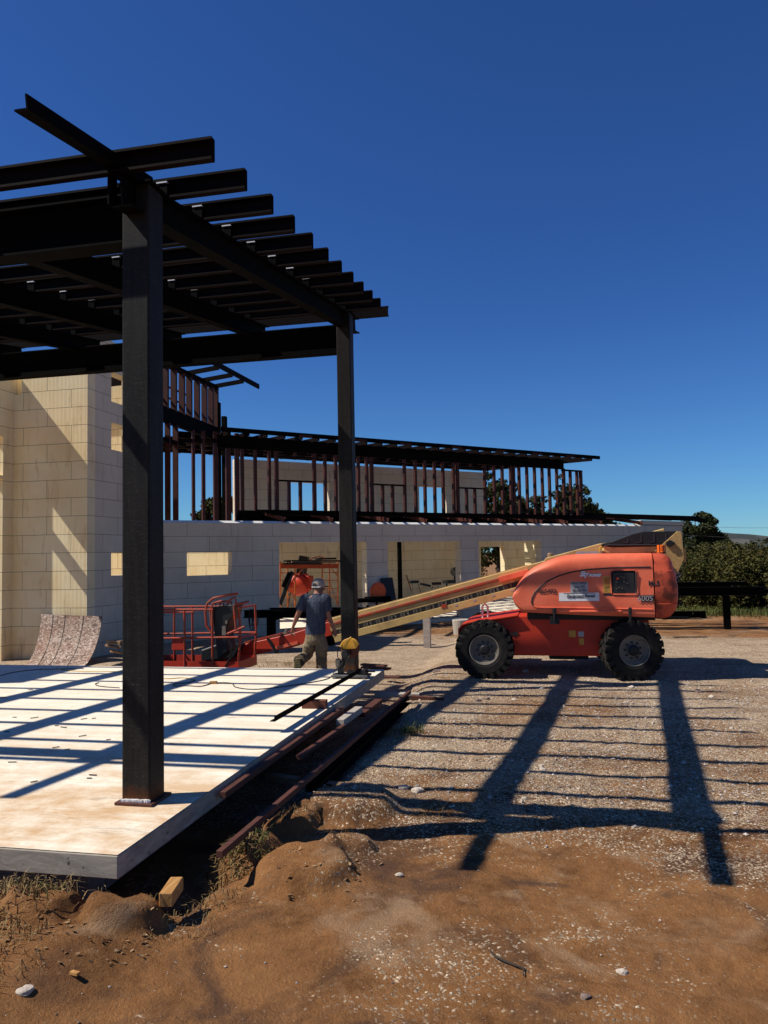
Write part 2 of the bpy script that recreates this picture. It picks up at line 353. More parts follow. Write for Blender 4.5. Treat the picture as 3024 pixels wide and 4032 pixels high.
for k,(x,y,zt) in enumerate(col_pos+[(-8.5,4.785,4.19),(-9.3,10.56,5.1)]):
    m=MB().box((0,0,zt/2),(.203,.203,zt)); c=m.build('column',m_col,perg,bevel=.012,seg=2); c.location=(x,y,0)
    b=MB().box((0,0,.011),(.27,.27,.02)); bo=b.build('base_plate',m_rust,c,bevel=.002)
    w_=MB()
    for i in range(26):
        t=-.10+.2*i/25
        w_.box((t,-.107,.027+random.random()*.006),(.011,.018,.014+random.random()*.006),random.random()*3)
    w_.build('weld_bead',m_galv if k==0 else m_rust,c)
    cp=MB().box((0,0,zt+.006),(.25,.25,.012)).build('cap_plate',m_steel,c)
beams=[(4.785,3.80,4.145),(10.56,4.53,4.93)]
for y,z0,z1 in beams:
    tg=MB().sweep(Ipf(.17,z1-z0,.016,.012),(-2.83,y,(z0+z1)/2),(-8.40 if y<6 else -11.9,y,(z0+z1)/2)); tg.build('main_beam',m_steel,perg)
    if y<6: tg=MB().sweep(Ipf(.17,z1-z0,.016,.012),(-8.62,y,(z0+z1)/2),(-11.9,y,(z0+z1)/2)); tg.build('main_beam',m_steel,perg)
RY=[4.53+.6*i for i in range(12)]
GXo=[0,-1.45,-2.87,-4.33,-5.8,-7.25,-8.7]
clip0=None
for gi,dx in enumerate(GXo):
    y0,y1=4.5,11.22
    G0=(PX(y0)+dx,y0,ztop(y0)-.11); G1=(PX(y1)+dx,y1,ztop(y1)-.11)
    gg=MB().sweep(Ipf(.14,.22,.012,.009),G0,G1).build('girder',m_steel,perg)
    ya=3.59
    xo=PX(ya)+dx-.03; zo=lambda y:ztop(y)+.055
    og=MB().sweep([(x,y) for x,y in Lpf(.085,.085,.011)],(xo,ya,zo(ya)),(PX(5.0)+dx-.03,5.0,zo(5.0))).build('outrigger_angle',m_steel,perg)
    st=MB().box((PX(4.56)+dx-.10,4.56,ztop(4.56)-.07),(.012,.10,.26)).build('stiffener_plate',m_steel,perg)
    for ry in RY[1:11]:
        if clip0 is None:
            mb=MB().box((0,0,.055),(.085,.011,.11)).box((0,.028,.005),(.085,.056,.010)); clip0=mb.build('clip_angle',m_steel,gg,bevel=.002)
            t_=MB().box((0,-.002,.115),(.084,.022,.010)); tt=t_.build('cut_edge',m_galv,clip0); CH_OF[clip0]=[tt]; c=clip0
        else: c=dup(clip0,gg)
        c.location=(PX(ry)+dx+.0,ry-.055,ztop(ry)+.0)
for i,ry in enumerate(RY):
    z=ztop(ry)+.075; xr=-2.06-.034*(ry-4.53)
    if i==11:
        MB().sweep(Cpf(.05,.15),(xr,ry,z),(-11.7,ry,z)).build('rafter',m_purlin,perg)
    else:
        MB().sweep([(-x,y) for x,y in Cpf(.055,.15)],(xr,ry,z),(-11.7,ry,z)).build('rafter',m_purlin,perg)
# ---------------------------------------------------------------- unfinished building
bld=thing('unfinished_building','unfinished pale foam block building with dark red steel stud framing on top','building')
def wall(name,parent,org,d,n,thick,us,zs,holes,mat,lbl=None,uo=0):
    """ICF wall: runs along d from org, body goes to +n by thick; us/zs extents; holes=[(u0,u1,z0,z1)]"""
    d=Vector(d).normalized(); n=Vector(n).normalized(); org=Vector(org)
    U=sorted(set([us[0],us[1]]+[h[i] for h in holes for i in(0,1)])); Z=sorted(set([zs[0],zs[1]]+[h[i] for h in holes for i in(2,3)]))
    U=[u for u in U if us[0]<=u<=us[1]]; Z=[z for z in Z if zs[0]<=z<=zs[1]]
    def solid(i,j):
        if i<0 or j<0 or i>=len(U)-1 or j>=len(Z)-1: return False
        a,b=(U[i]+U[i+1])/2,(Z[j]+Z[j+1])/2
        return not any(h[0]<a<h[1] and h[2]<b<h[3] for h in holes)
    vs=[];fs=[];uv=[]
    def quad(ps,us_):
        k=len(vs); vs.extend(ps); fs.append((k,k+1,k+2,k+3)); uv.extend(us_)
    pt=lambda u,z,t: tuple(org+d*u+n*t+Vector((0,0,z)))
    zz=.18%.406
    for i in range(len(U)-1):
        for j in range(len(Z)-1):
            if not solid(i,j): continue
            a,b,c,e=U[i],U[i+1],Z[j],Z[j+1]
            f=[(a,c),(b,c),(b,e),(a,e)]
            quad([pt(u,z,0) for u,z in f],[(u+uo,z-zz) for u,z in f])
            quad([pt(u,z,thick) for u,z in reversed(f)],[(u+uo+.4,z-zz) for u,z in reversed(f)])
            for cond,(p,q) in ((solid(i-1,j),((a,c),(a,e))),(solid(i+1,j),((b,e),(b,c))),(solid(i,j-1),((b,c),(a,c))),(solid(i,j+1),((a,e),(b,e)))):
                if not cond:
                    ver=p[0]==q[0]
                    L=[(.15,p[1]-zz),(.15+thick,p[1]-zz),(.15+thick,q[1]-zz),(.15,q[1]-zz)] if ver else [(p[0]+uo,.1),(p[0]+uo,.1+thick),(q[0]+uo,.1+thick),(q[0]+uo,.1)]
                    quad([pt(*p,0),pt(*p,thick),pt(*q,thick),pt(*q,0)],L)
    m=MB(); m.v=vs; m.f=fs; m.uv=uv
    o=m.build(name,mat,parent,fixn=False)
    bm=bmesh.new(); bm.from_mesh(o.data); bmesh.ops.remove_doubles(bm,verts=bm.verts,dist=1e-4); bmesh.ops.recalc_face_normals(bm,faces=bm.faces); bm.to_mesh(o.data); bm.free()
    if lbl: o['label']=lbl
    return o
GB=-.62
# tower: front face along X, right face along Y
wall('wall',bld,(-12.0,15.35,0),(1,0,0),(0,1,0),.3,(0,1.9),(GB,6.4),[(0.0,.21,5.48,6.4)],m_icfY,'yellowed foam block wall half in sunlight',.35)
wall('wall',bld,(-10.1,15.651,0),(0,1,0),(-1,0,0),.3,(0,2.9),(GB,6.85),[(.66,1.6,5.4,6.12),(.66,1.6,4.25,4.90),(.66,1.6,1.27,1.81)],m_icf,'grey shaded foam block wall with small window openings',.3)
wall('wall',bld,(-10.1,15.351,0),(0,1,0),(-1,0,0),.299,(0,.299),(6.4,6.85),[],m_icf,None,0)
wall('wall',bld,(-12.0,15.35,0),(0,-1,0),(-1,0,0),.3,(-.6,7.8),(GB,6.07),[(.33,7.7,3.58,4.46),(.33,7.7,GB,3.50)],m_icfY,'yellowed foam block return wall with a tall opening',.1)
wall('wall',bld,(-13.6,18.3,0),(1,0,0),(0,1,0),.3,(0,3.2),(GB,6.6),[(1.2,2.2,3.6,4.9)],m_icfY,'sunlit inner foam block wall behind the windows')
O=Vector((-10.1,18.25,0)); U=Vector((1,1,0)).normalized(); V=Vector((-1,1,0)).normalized(); Z=Vector((0,0,1))
W=lambda u,v,z: O+U*u+V*v+Z*z
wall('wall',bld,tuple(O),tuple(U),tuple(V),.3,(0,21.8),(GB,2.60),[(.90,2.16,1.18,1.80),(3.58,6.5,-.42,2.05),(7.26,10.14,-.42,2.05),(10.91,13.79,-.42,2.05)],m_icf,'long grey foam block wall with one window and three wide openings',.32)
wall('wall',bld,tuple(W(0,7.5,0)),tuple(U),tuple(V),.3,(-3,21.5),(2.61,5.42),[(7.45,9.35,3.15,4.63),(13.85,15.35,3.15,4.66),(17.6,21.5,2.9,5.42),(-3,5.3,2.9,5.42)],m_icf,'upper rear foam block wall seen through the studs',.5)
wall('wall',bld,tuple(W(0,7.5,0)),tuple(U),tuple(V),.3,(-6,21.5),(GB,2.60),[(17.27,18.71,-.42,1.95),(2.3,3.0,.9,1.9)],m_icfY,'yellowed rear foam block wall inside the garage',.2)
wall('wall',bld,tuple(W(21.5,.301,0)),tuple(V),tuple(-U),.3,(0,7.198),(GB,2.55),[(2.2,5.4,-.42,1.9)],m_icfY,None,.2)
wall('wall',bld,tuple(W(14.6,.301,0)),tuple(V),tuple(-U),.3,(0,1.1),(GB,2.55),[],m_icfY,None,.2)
wall('wall',bld,(-12.5,23.0,0),(1,0,0),(0,1,0),.3,(0,3.3),(GB,2.6),[],m_icfY,'sunlit inner foam block wall seen through the small window',.2)
cp_=MB();  # sloped white strip added along the wall top to catch the sun
for k in range(24):
    u0,u1=.02+.905*k,.02+.905*(k+1)-.006; j_=random.uniform(-.012,.012)
    cp_.add([W(u0,-.004,2.575+j_),W(u1,-.004,2.575+j_),W(u1,.13,2.665),W(u0,.13,2.665),W(u0,.298,2.665),W(u1,.298,2.665),W(u0,.298,2.601),W(u1,.298,2.601)],[(0,1,2,3),(3,2,5,4),(4,5,7,6)])
cp_.build('added_sunlit_chamfer',worn('added_chamfer_white',(.78,.76,.70),.9,(.5,.46,.4),12,.6),bld)
# small white cap at the far right end of the long wall
MB().sweep([(-.16,0),(.16,0),(.16,.16),(-.16,.16)],W(19.2,.15,2.672),W(21.9,.15,2.64)).build('wall_cap',m_icf,bld)
s_=MB(); s_.add([W(-.2,.0,-.42),W(22,.0,-.42),W(22,7.6,-.42),W(-4,7.6,-.42)],[(0,1,2,3)]); tag(s_.build('garage_floor',m_conc),kind='structure')
# lower roof: joists from the stud wall down to the long wall
def joist(a,b,d,w_,mat,name,parent,flip=1): return MB().sweep([(flip*x,y) for x,y in Cpf(w_,d)],a,b).build(name,mat,parent)
def z_low(v): return 2.70+.165*(v+.3)
for i,u in enumerate([.9,2.3,3.75,5.3,7.1,8.75,10.35,12.1,13.55,15.1,16.6,18.9]):
    big=i in(4,6,8,10,11)
    if u>3: joist(W(u,-.34 if big else -.05,z_low(-.34)),W(u,1.45,z_low(1.45)),.13,.06,m_stud,'low_rafter',bld)
for k in range(4):
    v=.12+.36*k; joist(W(3.4,v,z_low(v)+.09),W(17.4,v,z_low(v)+.09),.05,.05,m_studdk,'roof_purlin',bld)
for k,(ue) in enumerate([19.8,20.9,22.2,23.3,24.4]):
    v=5.6-1.15*k; joist(W(17.2,v,z_low(1.45)+.06*v+.02),W(ue+ .3*v,v,z_low(1.45)+.06*v-.02-.02*k),.16,.06,m_studdk,'roof_purlin',bld)
    joist(W(17.2,v-.5,z_low(1.45)+.06*v+.0),W(ue+.3*v-1,v-.5,z_low(1.45)+.06*v-.04),.12,.06,m_studdk,'roof_purlin',bld)
# garage ceiling joists (open: the sun falls through in stripes)
for i in range(30):
    u=3+.62*i; MB().bar(W(u,.32,2.50 if u<21.4 else 2.4),W(u,7.48,2.72),.05,.16).build('ceiling_joist',m_studdk,bld)
# upper stud wall, parallel to the long wall and set back
sw=MB().bar(W(2.95,1.5,2.99),W(17.55,1.5,2.95),.10,.12).build('stud_wall',m_studdk,bld); sw['label']='dark red upper wall of upright steel studs'
MB().sweep(Ipf(.16,.2,.015,.01),W(2.9,1.45,2.83),W(17.6,1.45,2.80)).build('floor_beam',m_steel,sw)
MB().bar(W(2.3,1.5,5.08),W(16.55,1.5,5.08),.12,.38).build('header',m_steel,sw)
MB().bar(W(16.5,1.5,4.86),W(17.6,1.5,4.86),.10,.06).build('header',m_steel,sw)
st0=None
def stud(u,z0,z1,wd=.092,v=1.5,mat=m_stud,par=None):
    a=MB().sweep([(x,y) for x,y in [(-.05,-wd/2),(.05,-wd/2),(.05,-wd/2+.02),(.044,-wd/2+.02),(.044,-wd/2+.006),(-.044,-wd/2+.006),(-.044,wd/2-.006),(.044,wd/2-.006),(.044,wd/2-.02),(.05,wd/2-.02),(.05,wd/2),(-.05,wd/2)]],W(u,v,z0),W(u,v,z1),up=tuple(U))
    return a.build('stud',mat,par or sw)
full=[3.1,3.52,3.98,4.22,5.52,5.91,6.30,6.65,7.15,7.47,7.66,8.98,9.43,9.83,10.25,10.62,11.08,11.26,12.53,12.98,13.38,13.8,13.95,14.22,14.62,15.02,15.42,15.8,16.2,16.58,16.95,17.32,17.54]
for u in full: stud(u,3.05,4.92 if u<16.7 else 4.84,.11 if u in(4.22,5.52,7.66,11.26,16.58,17.54) else .085)
for ua,ub in((4.22,5.52),(7.66,8.98),(11.26,12.53)):
    MB().bar(W(ua,1.5,3.99),W(ub,1.5,3.99),.10,.045).build('window_sill_track',m_studdk,sw)
    MB().bar(W(ua,1.5,4.74),W(ub,1.5,4.74),.10,.045).build('window_head_track',m_studdk,sw)
    for q in(.35,.65): stud(lerp(ua,ub,q)-.04,3.05,3.98,.085)
    stud(lerp(ua,ub,.5),4.76,4.92,.06)
# high roof edge
hr=MB().bar(W(2.2,.9,5.34),W(18.0,.9,5.36),.06,.13).build('roof_fascia',m_steel,bld)
for i in range(27):
    u=2.5+.58*i; MB().bar(W(u,.92,5.27),W(u,7.4,5.55),.05,.12).build('roof_rafter',m_studdk,bld)
for v_ in (2.6,3.9,5.2,6.5): MB().bar(W(1.5,v_,5.30+.03*v_),W(17.0,v_,5.27+.03*v_),.12,.2).build('roof_purlin',m_studdk,bld)
MB().bar(W(2.3,1.6,5.20),W(16.9,1.6,5.19),.06,.06).build('roof_purlin',m_studdk,bld)
for u in (5.0,6.95,8.7,10.85,12.85,14.65,16.4): MB().sweep(Cpf(.05,.075),W(u-.3,.86,5.31),W(u+.13,.86,5.31)).build('purlin_stub',m_stud,bld)
# left stud wall above the tower, along Y at x=-10.1
lw=MB().bar((-10.1,18.2,6.94),(-10.1,22.25,6.97),.12,.14).build('stud_wall',m_studdk,bld); lw['label']='tall dark red stud wall above the tower corner'
MB().bar((-10.1,18.2,5.55),(-10.1,22.35,5.50),.14,.42).build('header',m_steel,lw)
MB().bar((-10.1,18.2,4.85),(-10.1,20.0,4.85),.14,.10).build('header',m_steel,lw)
for y in (18.5,18.95,19.42,19.9,20.35,20.85,21.35,21.8,22.15):
    mb=MB().sweep([(-.05,-.08),(.05,-.08),(.05,-.06),(.044,-.06),(.044,-.074),(-.044,-.074),(-.044,.074),(.044,.074),(.044,.06),(.05,.06),(.05,.08),(-.05,.08)],(-10.1,y,5.7),(-10.1,y,6.88),up=(1,0,0)); mb.build('stud',m_stud,lw)
for y in (18.6,19.05,19.5):
    MB().bar((-10.1,y,2.65),(-10.1,y,5.35),.15,.05,up=(0,1,0)).build('stud',m_stud,lw)
for z in (6.0,6.3,6.62): MB().bar((-10.7,18.4,z),(-10.7,21.6,z),.05,.045).build('bridging',m_studdk,lw)
for u,wd in ((1.6,.08),(1.9,.09),(2.27,.13),(2.66,.15),(2.93,.12)): stud(u,2.62,5.35,wd,1.5,m_stud,lw)
MB().bar(W(.9,1.5,5.0),W(2.6,1.5,5.1),.1,.12).build('header',m_studdk,lw)
MB().bar((-10.05,22.2,2.6),(-10.05,22.2,6.5),.13,.16,up=(0,1,0)).build('corner_post',m_steel,lw)
MB().bar((-9.95,22.45,2.6),(-9.95,22.45,6.1),.13,.16,up=(0,1,0)).build('corner_post',m_steel,lw)
for y in (20.3,21.25,22.1): MB().bar((-10.2,y,6.99),(-9.15,y,7.10),.05,.13).build('roof_rafter',m_studdk,lw)
MB().bar((-9.12,18.4,7.12),(-9.12,23.3,7.18),.05,.15).build('roof_fascia',m_purlin,lw)
# joists inside tower top
for k in range(5): MB().bar((-10.4,16.2+.6*k,6.3),(-13,16.2+.6*k,6.2),.06,.16).build('roof_joist',m_studdk,bld)
# steel column inside the garage
MB().box(tuple(W(11.6,5.8,1.0)),(.13,.13,2.9),PI/4).build('pipe_column',m_steel,bld)
# ---------------------------------------------------------------- boom lift
YN=13.5
lift=thing('boom_lift','faded orange boom lift on four chunky tyres with its cream boom lowered toward the slab','boom lift'); lift.location=(0,0,.16); lift.scale=(.9,.9,.9)
HT=[(-.68,.86),(-.65,.97),(-.55,1.14),(-.38,1.32),(-.14,1.44),(.08,1.52),(.28,1.565),(.53,1.58),(1.66,1.57)]
HB=[(-.68,.83),(-.66,.75),(-.6,.66),(-.51,.59),(.4,.54),(1.66,.495)]
def ipl(pl,x):
    if x<=pl[0][0]: return pl[0][1]
    for (a,b),(c,d) in zip(pl,pl[1:]):
        if x<=c: return lerp(b,d,(x-a)/(c-a))
    return pl[-1][1]
def shell(xsn,top,bot,y0,y1,rt=.16):
    """moulded cover: rounded shoulders, slightly tilted sides"""
    rings=[]
    for x in xsn:
        zb,zt=bot(x),top(x); h=zt-zb; r=min(rt,h*.42); ring=[]
        tilt=lambda z: .05*max(0,(z-.5))
        k=6
        zs_=[zb+.0,zb+min(.03,h*.1)]+[lerp(zb+.05*h+.02,zt-r,i/6) for i in range(7)]
        for i,z in enumerate(zs_): ring.append((x,y0+tilt(z)+(.03 if i==0 else .008 if i==1 else 0),z))
        for i in range(1,k+1):
            a=PI/2*i/k; ring.append((x,y0+tilt(zt-r)+r*(1-math.cos(a)),zt-r+r*math.sin(a)))
        ym=(y0+y1)/2; m=[(xx,2*ym-yy,zz) for xx,yy,zz in reversed(ring)]
        rings.append([Vector(p) for p in ring+m])
    return MB().loft(rings)
hx=[-.685,-.67,-.65,-.62,-.57,-.5,-.42,-.32,-.2,-.07,.08,.25,.45,.7,.95,1.2,1.45,1.655]
YH=YN+.06
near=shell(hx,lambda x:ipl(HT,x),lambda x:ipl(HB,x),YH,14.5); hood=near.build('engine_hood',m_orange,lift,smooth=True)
far=shell(hx,lambda x:ipl(HT,x),lambda x:ipl(HB,x),15.0,15.95); far.build('engine_hood',m_orange,lift,smooth=True)
cx=[1.675,1.68,1.80,1.90,1.96,2.0,2.03,2.05]
CT=[(1.67,1.565),(1.85,1.55),(1.93,1.52),(1.98,1.45),(2.03,1.2),(2.06,1.0)]; CB=[(1.67,.47),(1.9,.48),(1.98,.54),(2.03,.66),(2.06,.8)]
def cwt():
    rings=[]
    for z,xo,yo in ((.47,1.86,.10),(.50,1.93,.05),(.60,2.01,.02),(.72,2.05,.0),(.73,2.035,.012),(.75,2.05,.0),(1.0,2.06,0),(1.2,2.035,.01),(1.27,2.02,.012),(1.28,2.01,.02),(1.40,1.99,.035),(1.50,1.95,.07),(1.55,1.88,.14),(1.57,1.80,.25)):
        y0=YH+.02+yo; y1=15.95-yo; r=.16; ring=[Vector((1.675,y0,z))]
        for i in range(7):
            a=PI/2*i/6; ring.append(Vector((xo-r+r*math.sin(a),y0+r-r*math.cos(a),z)))
        for i in range(7):
            a=PI/2*i/6; ring.append(Vector((xo-r+r*math.cos(a),y1-r+r*math.sin(a),z)))
        ring.append(Vector((1.675,y1,z))); rings.append(ring)
    return MB().loft(rings)
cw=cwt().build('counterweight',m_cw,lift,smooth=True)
sy=lambda z: YH+.05*max(0,z-.5)
# hood groove, recess and latches
arch=[(-.33,.70),(-.36,.75),(-.35,.83),(-.30,.93),(-.2,1.03),(-.06,1.13),(.12,1.21),(.35,1.275),(.6,1.31),(.95,1.33),(1.3,1.335),(1.62,1.335)]
def ribb(pts,r,yy=0): return [(x,sy(z)+yy,z) for x,z in pts]
MB().tube(ribb(arch,0),.013,6).build('hood_groove',m_ink,hood,smooth=True)
MB().tube(ribb([(-.33,.70),(-.29,.675),(-.2,.67),(.3,.665),(.9,.65),(1.62,.63)],0,-.004),.012,6).build('hood_lip',m_orange,hood,smooth=True)
MB().box((1.18,sy(1.08)-.004,1.08),(.40,.02,.40)).build('control_recess',m_ink,hood,bevel=.03)
fr=MB()
for a,b in(((.985,1.285),(1.375,1.285)),((1.385,1.28),(1.40,.90)),((1.385,.88),(.99,.885)),((.975,.90),(.965,1.27))): fr.tube([(a[0],sy(a[1])-.004,a[1]),(b[0],sy(b[1])-.004,b[1])],.012,6)
fr.build('recess_frame',m_orange,hood,smooth=True)
sw_=MB()
for i in range(9): sw_.lathe([(.012,-.012),(.014,0),(.010,.006)],(1.06+.03*(i%5)*1.4,sy(1.1)-.018,.98+.09*(i//3)+.02*(i%2)),n=8)
sw_.build('control_knob',worn('dull_switches',(.10,.08,.06),.5),hood)
MB().lathe([(.018,-.02),(.022,0)],(1.08,sy(1.1)-.018,1.15),n=10).build('stop_button',m_orangeD,hood)
for x in (.02,1.26): MB().box((x,YH-.004,.60),(.055,.05,.13)).box((x,YH-.01,.50),(.035,.05,.14)).build('latch',m_black,hood,bevel=.012)
MB().box((.02,YH+.05,.45),(.16,.1,.13)).build('turntable_block',m_black,lift)
MB().box((1.26,YH+.08,.40),(.04,.06,.22)).build('turntable_lock_pin',m_black,lift)
MB().box((.7,YH-.006,.60),(.85,.03,.035)).build('hood_rib',m_orange,hood,bevel=.01)
# chassis
tt=MB().prism([(-.45,.44),(1.7,.42),(1.7,.55),(-.45,.56)],13.9,15.6); tt.build('turntable',m_black,lift)
ch=MB().prism([(-1.66,-.02),(-1.66,.24),(-1.62,.31),(-1.54,.345),(-.60,.50),(.95,.50),(1.6,.42),(1.62,.1),(1.35,-.12),(.9,-.20),(-.70,-.20),(-1.3,-.1)],13.93,15.55)
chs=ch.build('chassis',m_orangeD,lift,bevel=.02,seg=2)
MB().prism([(-1.68,.16),(-1.68,.27),(-1.62,.35),(-1.50,.385),(-.62,.515),(-.62,.50),(-1.50,.365),(-1.60,.33),(-1.655,.26),(-1.655,.16)],13.86,15.6).build('chassis_rim',m_orangeD,chs)
MB().box((.25,14.7,-.26),(.7,.5,.14)).build('axle_guard',m_black,chs,bevel=.02)
MB().tube([(-1.3,14.6,.4),(-1.3,14.6,.62),(-1.25,14.6,.68),(-1.2,14.6,.62),(-1.2,14.6,.4)],.02,8).build('tie_down_loop',m_galv,chs,smooth=True)
def make_wheel():
    r=.495; wdt=.36
    e=bpy.data.objects.new('wheel',None); COL.objects.link(e)
    ty=MB().lathe([(.25,-.15),(.30,-.175),(.40,-.18),(.46,-.165),(.482,-.12),(.482,.12),(.46,.165),(.40,.18),(.30,.175),(.25,.15)],(0,0,0),n=40,cap=False)
    n=22
    for i in range(n):
        for sgn in(-1,1):
            a=2*PI*(i+(.5 if sgn>0 else 0))/n; c,s=math.cos(a),math.sin(a)
            q=Matrix(((c,0,s),(0,1,0),(-s,0,c)))@Matrix.Rotation(sgn*.55,3,'Z')
            # tread bar across half the width, on the outside (local z radial)
            p=Vector((s,0,c)); ty.box(p*.487+Vector((0,sgn*.085,0)),(.062,.19,.036),m=q)
            ty.box(p*.455+Vector((0,sgn*.168,0)),(.062,.03,.085),m=Matrix(((c,0,s),(0,1,0),(-s,0,c))))
    t=ty.build('tyre',m_rubber,e); 
    rm=MB().lathe([(.255,-.15),(.262,-.165),(.248,-.165),(.235,-.12),(.222,-.10),(.20,-.10),(.19,-.07),(.10,-.07),(.10,-.10),(.075,-.115),(.0,-.115)],(0,0,0),n=36,cap=False)
    rm.lathe([(.236,-.13),(.24,-.14),(.232,-.14)],(0,0,0),n=36,cap=False)
    rr=rm.build('rim',m_rim,e,smooth=True)
    hb=MB().lathe([(.095,-.06),(.095,-.125),(.06,-.145),(0,-.15)],(0,0,0),n=12)
    for i in range(9):
        a=2*PI*i/9; hb.lathe([(.017,-.07),(.017,-.105),(.001,-.106)],(.135*math.cos(a),0,.135*math.sin(a)),n=6)
    h=hb.build('hub',m_black,e); CH_OF[e]=[t,rr,h]; return e
w0=make_wheel(); w0.parent=lift; w0.location=(-1.19,YN+.18,-.055); w0.rotation_euler=(0,.3,0)
for x,y,rz in((1.27,YN+.2,R(14)),(-1.32,15.78,0),(1.14,15.78,R(10))):
    dup(w0,lift,(x,y,-.055),(0,random.random()*2 if rz==0 else 1.1,rz if y<14 else rz+PI))
# boom
BY=14.75; bdir=Vector((-1,0,-.256)).normalized(); bup=Vector((-.256,0,1)).normalized(); 
def bt(x,off=0,y=BY): # point on the boom's top edge line at x
    return Vector((x,y,1.497+.256*x))-bup*off
def bbar(x0,x1,o0,o1,y0,y1,name,mat,par,bev=0):
    q=MB(); a=[bt(x0,o0),bt(x1,o0),bt(x1,o1),bt(x0,o1)]
    vs=[Vector((p.x,y0,p.z)) for p in a]+[Vector((p.x,y1,p.z)) for p in a]
    q.add(vs,[(0,1,2,3),(4,5,6,7),(0,1,5,4),(1,2,6,5),(2,3,7,6),(3,0,4,7)]); return q.build(name,mat,par,bevel=bev)
boom=bbar(-4.32,2.0,0,.36,BY-.14,BY+.17,'boom_base_section',m_cream,lift,.012)
bbar(-4.30,-.45,-.012,.03,BY-.13,BY+.16,'boom_top_plate',m_creamtop,boom)
bbar(-4.32,-.50,.088,.135,BY-.19,BY-.145,'hose_rail',m_rail,boom,.004)
bbar(-4.32,-.75,.15,.245,BY-.17,BY-.145,'boom_side_plate',m_cream,boom)
bbar(-4.30,-.55,.24,.335,BY-.18,BY-.145,'hose_tray_back',m_black,boom)
bbar(-4.28,-.62,.335,.47,BY-.22,BY-.10,'hose_tray',m_cream,boom,.004)
lk=MB()
n=0; x=-4.15
while x<-.8:
    for k,dx in enumerate((0,.045,.062,.10,.145)):
        p=bt(x+dx,.29,BY-.19)
        if k in(0,4):
            lk.bar(p-bup*.034,p+bup*.034,.012,.012,up=(0,1,0))
            for o in(-.03,0,.03): lk.bar(p+bup*o,p+bup*o+(-bdir)*.032*(1 if k==0 else -1),.011,.012,up=(0,1,0))
        elif k==2:
            a,b=p+bup*.034-(-bdir)*.02,p-bup*.034+(-bdir)*.02; lk.bar(a,b,.011,.012,up=(0,1,0)); a,b=p-bup*.034-(-bdir)*.02,p+bup*.034+(-bdir)*.02; lk.bar(a,b,.011,.012,up=(0,1,0))
    x+=.245
tag(lk.build('hose_carrier_chain',m_rim,boom),kind='stuff')
for x0 in (-3.95,-2.15): bbar(x0,x0+.10,.30,.36,BY-.23,BY-.15,'tray_clamp',m_rail,boom)
bbar(-1.0,-.45,.07,.17,BY-.24,BY-.14,'rail_end_bracket',m_orange,boom,.004)
for x0 in (-1.9,-1.55,-1.2,-.85): bbar(x0,x0+.05,.36,.39,BY-.224,BY-.219,'tray_slot',m_silver,boom)
# raised rear beam with rounded end, cover and lift plate
rb=MB().prism([(-.10,1.42),(-.13,1.47),(-.11,1.51),(.86,1.755),(.98,1.77),(2.05,1.62),(2.05,1.4),(.5,1.3)],BY-.16,BY+.16); rb.build('boom_rear_section',m_cream,boom,bevel=.01)
MB().prism([(.9,1.62),(1.0,1.57),(1.82,1.575),(1.86,1.66),(1.8,1.72),(.95,1.75)],BY-.27,BY-.165).build('lift_cylinder_cover',m_yel if False else m_cream,boom,bevel=.02,seg=2)
MB().tube([(.93,BY-.175,1.72),(.87,BY-.19,1.68),(.86,BY-.19,1.60),(.9,BY-.19,1.55)],.014,6).build('hose',m_yel,boom,smooth=True)
cvp=[(.88,1.72),(.90,1.755),(1.05,1.78),(1.42,1.915),(1.62,1.955),(2.18,1.95),(2.20,1.93),(1.93,1.70),(1.88,1.685),(1.10,1.68),(.98,1.70)]
cov=MB().prism(cvp,BY-.30,BY+.30).build('boom_cover',m_black,boom,bevel=.012)
rbm=MB()
for x0,zt in((1.35,1.86),(1.58,1.92),(1.80,1.93),(2.0,1.93)): rbm.box((x0,BY-.302,(zt+1.74)/2),(.014,.012,zt-1.78)).box((x0-.04,BY-.302,1.765),(.09,.012,.012))
rbm.tube([(.93,BY-.305,1.71),(1.02,BY-.305,1.735),(1.1,BY-.305,1.725),(1.86,BY-.305,1.715)],.008,6)
rbm.build('cover_rib',worn('worn_black_plastic',(.05,.05,.05),.4),cov)
MB().prism([(1.80,1.60),(2.19,1.945),(2.26,1.93),(2.285,1.46),(2.16,1.18),(2.08,1.35),(1.95,1.55)],BY-.34,BY-.30).build('lift_plate',m_creamtop,boom,bevel=.004)
MB().prism([(1.80,1.60),(2.19,1.945),(2.26,1.93),(2.285,1.46),(2.16,1.18),(2.08,1.35),(1.95,1.55)],BY+.30,BY+.34).build('lift_plate',m_creamtop,boom,bevel=.004)
MB().box((2.30,BY-.28,1.52),(.05,.08,.26)).build('plate_bracket',m_creamtop,boom)
MB().lathe([(.055,-.03),(.06,0),(.06,.05),(.04,.06)],(2.06,BY-.36,1.73),n=16).box((2.06,BY-.36,1.73),(.14,.04,.055)).build('work_light',m_black,boom)
MB().lathe([(.05,0),(.055,.02),(.055,.14),(.04,.155),(0,.155)],(-.02,14.9,1.45),ax=(0,0,1),n=16).build('pressure_bottle',worn('tan_bottle',(.25,.17,.10),.5),lift,smooth=True)
bec=MB().lathe([(.075,0),(.075,.015),(.07,.02),(.07,.12),(.06,.13),(0,.13)],(1.86,14.05,1.575),ax=(0,0,1),n=20).build('beacon_light',None or worn('orange_lens',(.75,.13,.01),.25,(.5,.06,.01),20,.5),lift,smooth=True)
bb=MB().lathe([(.085,-.02),(.085,.0),(0,.0)],(1.86,14.05,1.575),ax=(0,0,1),n=20)
for i in range(6):
    a=PI/3*i; bb.box((1.86+.073*math.cos(a),14.05+.073*math.sin(a),1.64),(.008,.008,.13))
bb.build('beacon_base',m_black,bec)
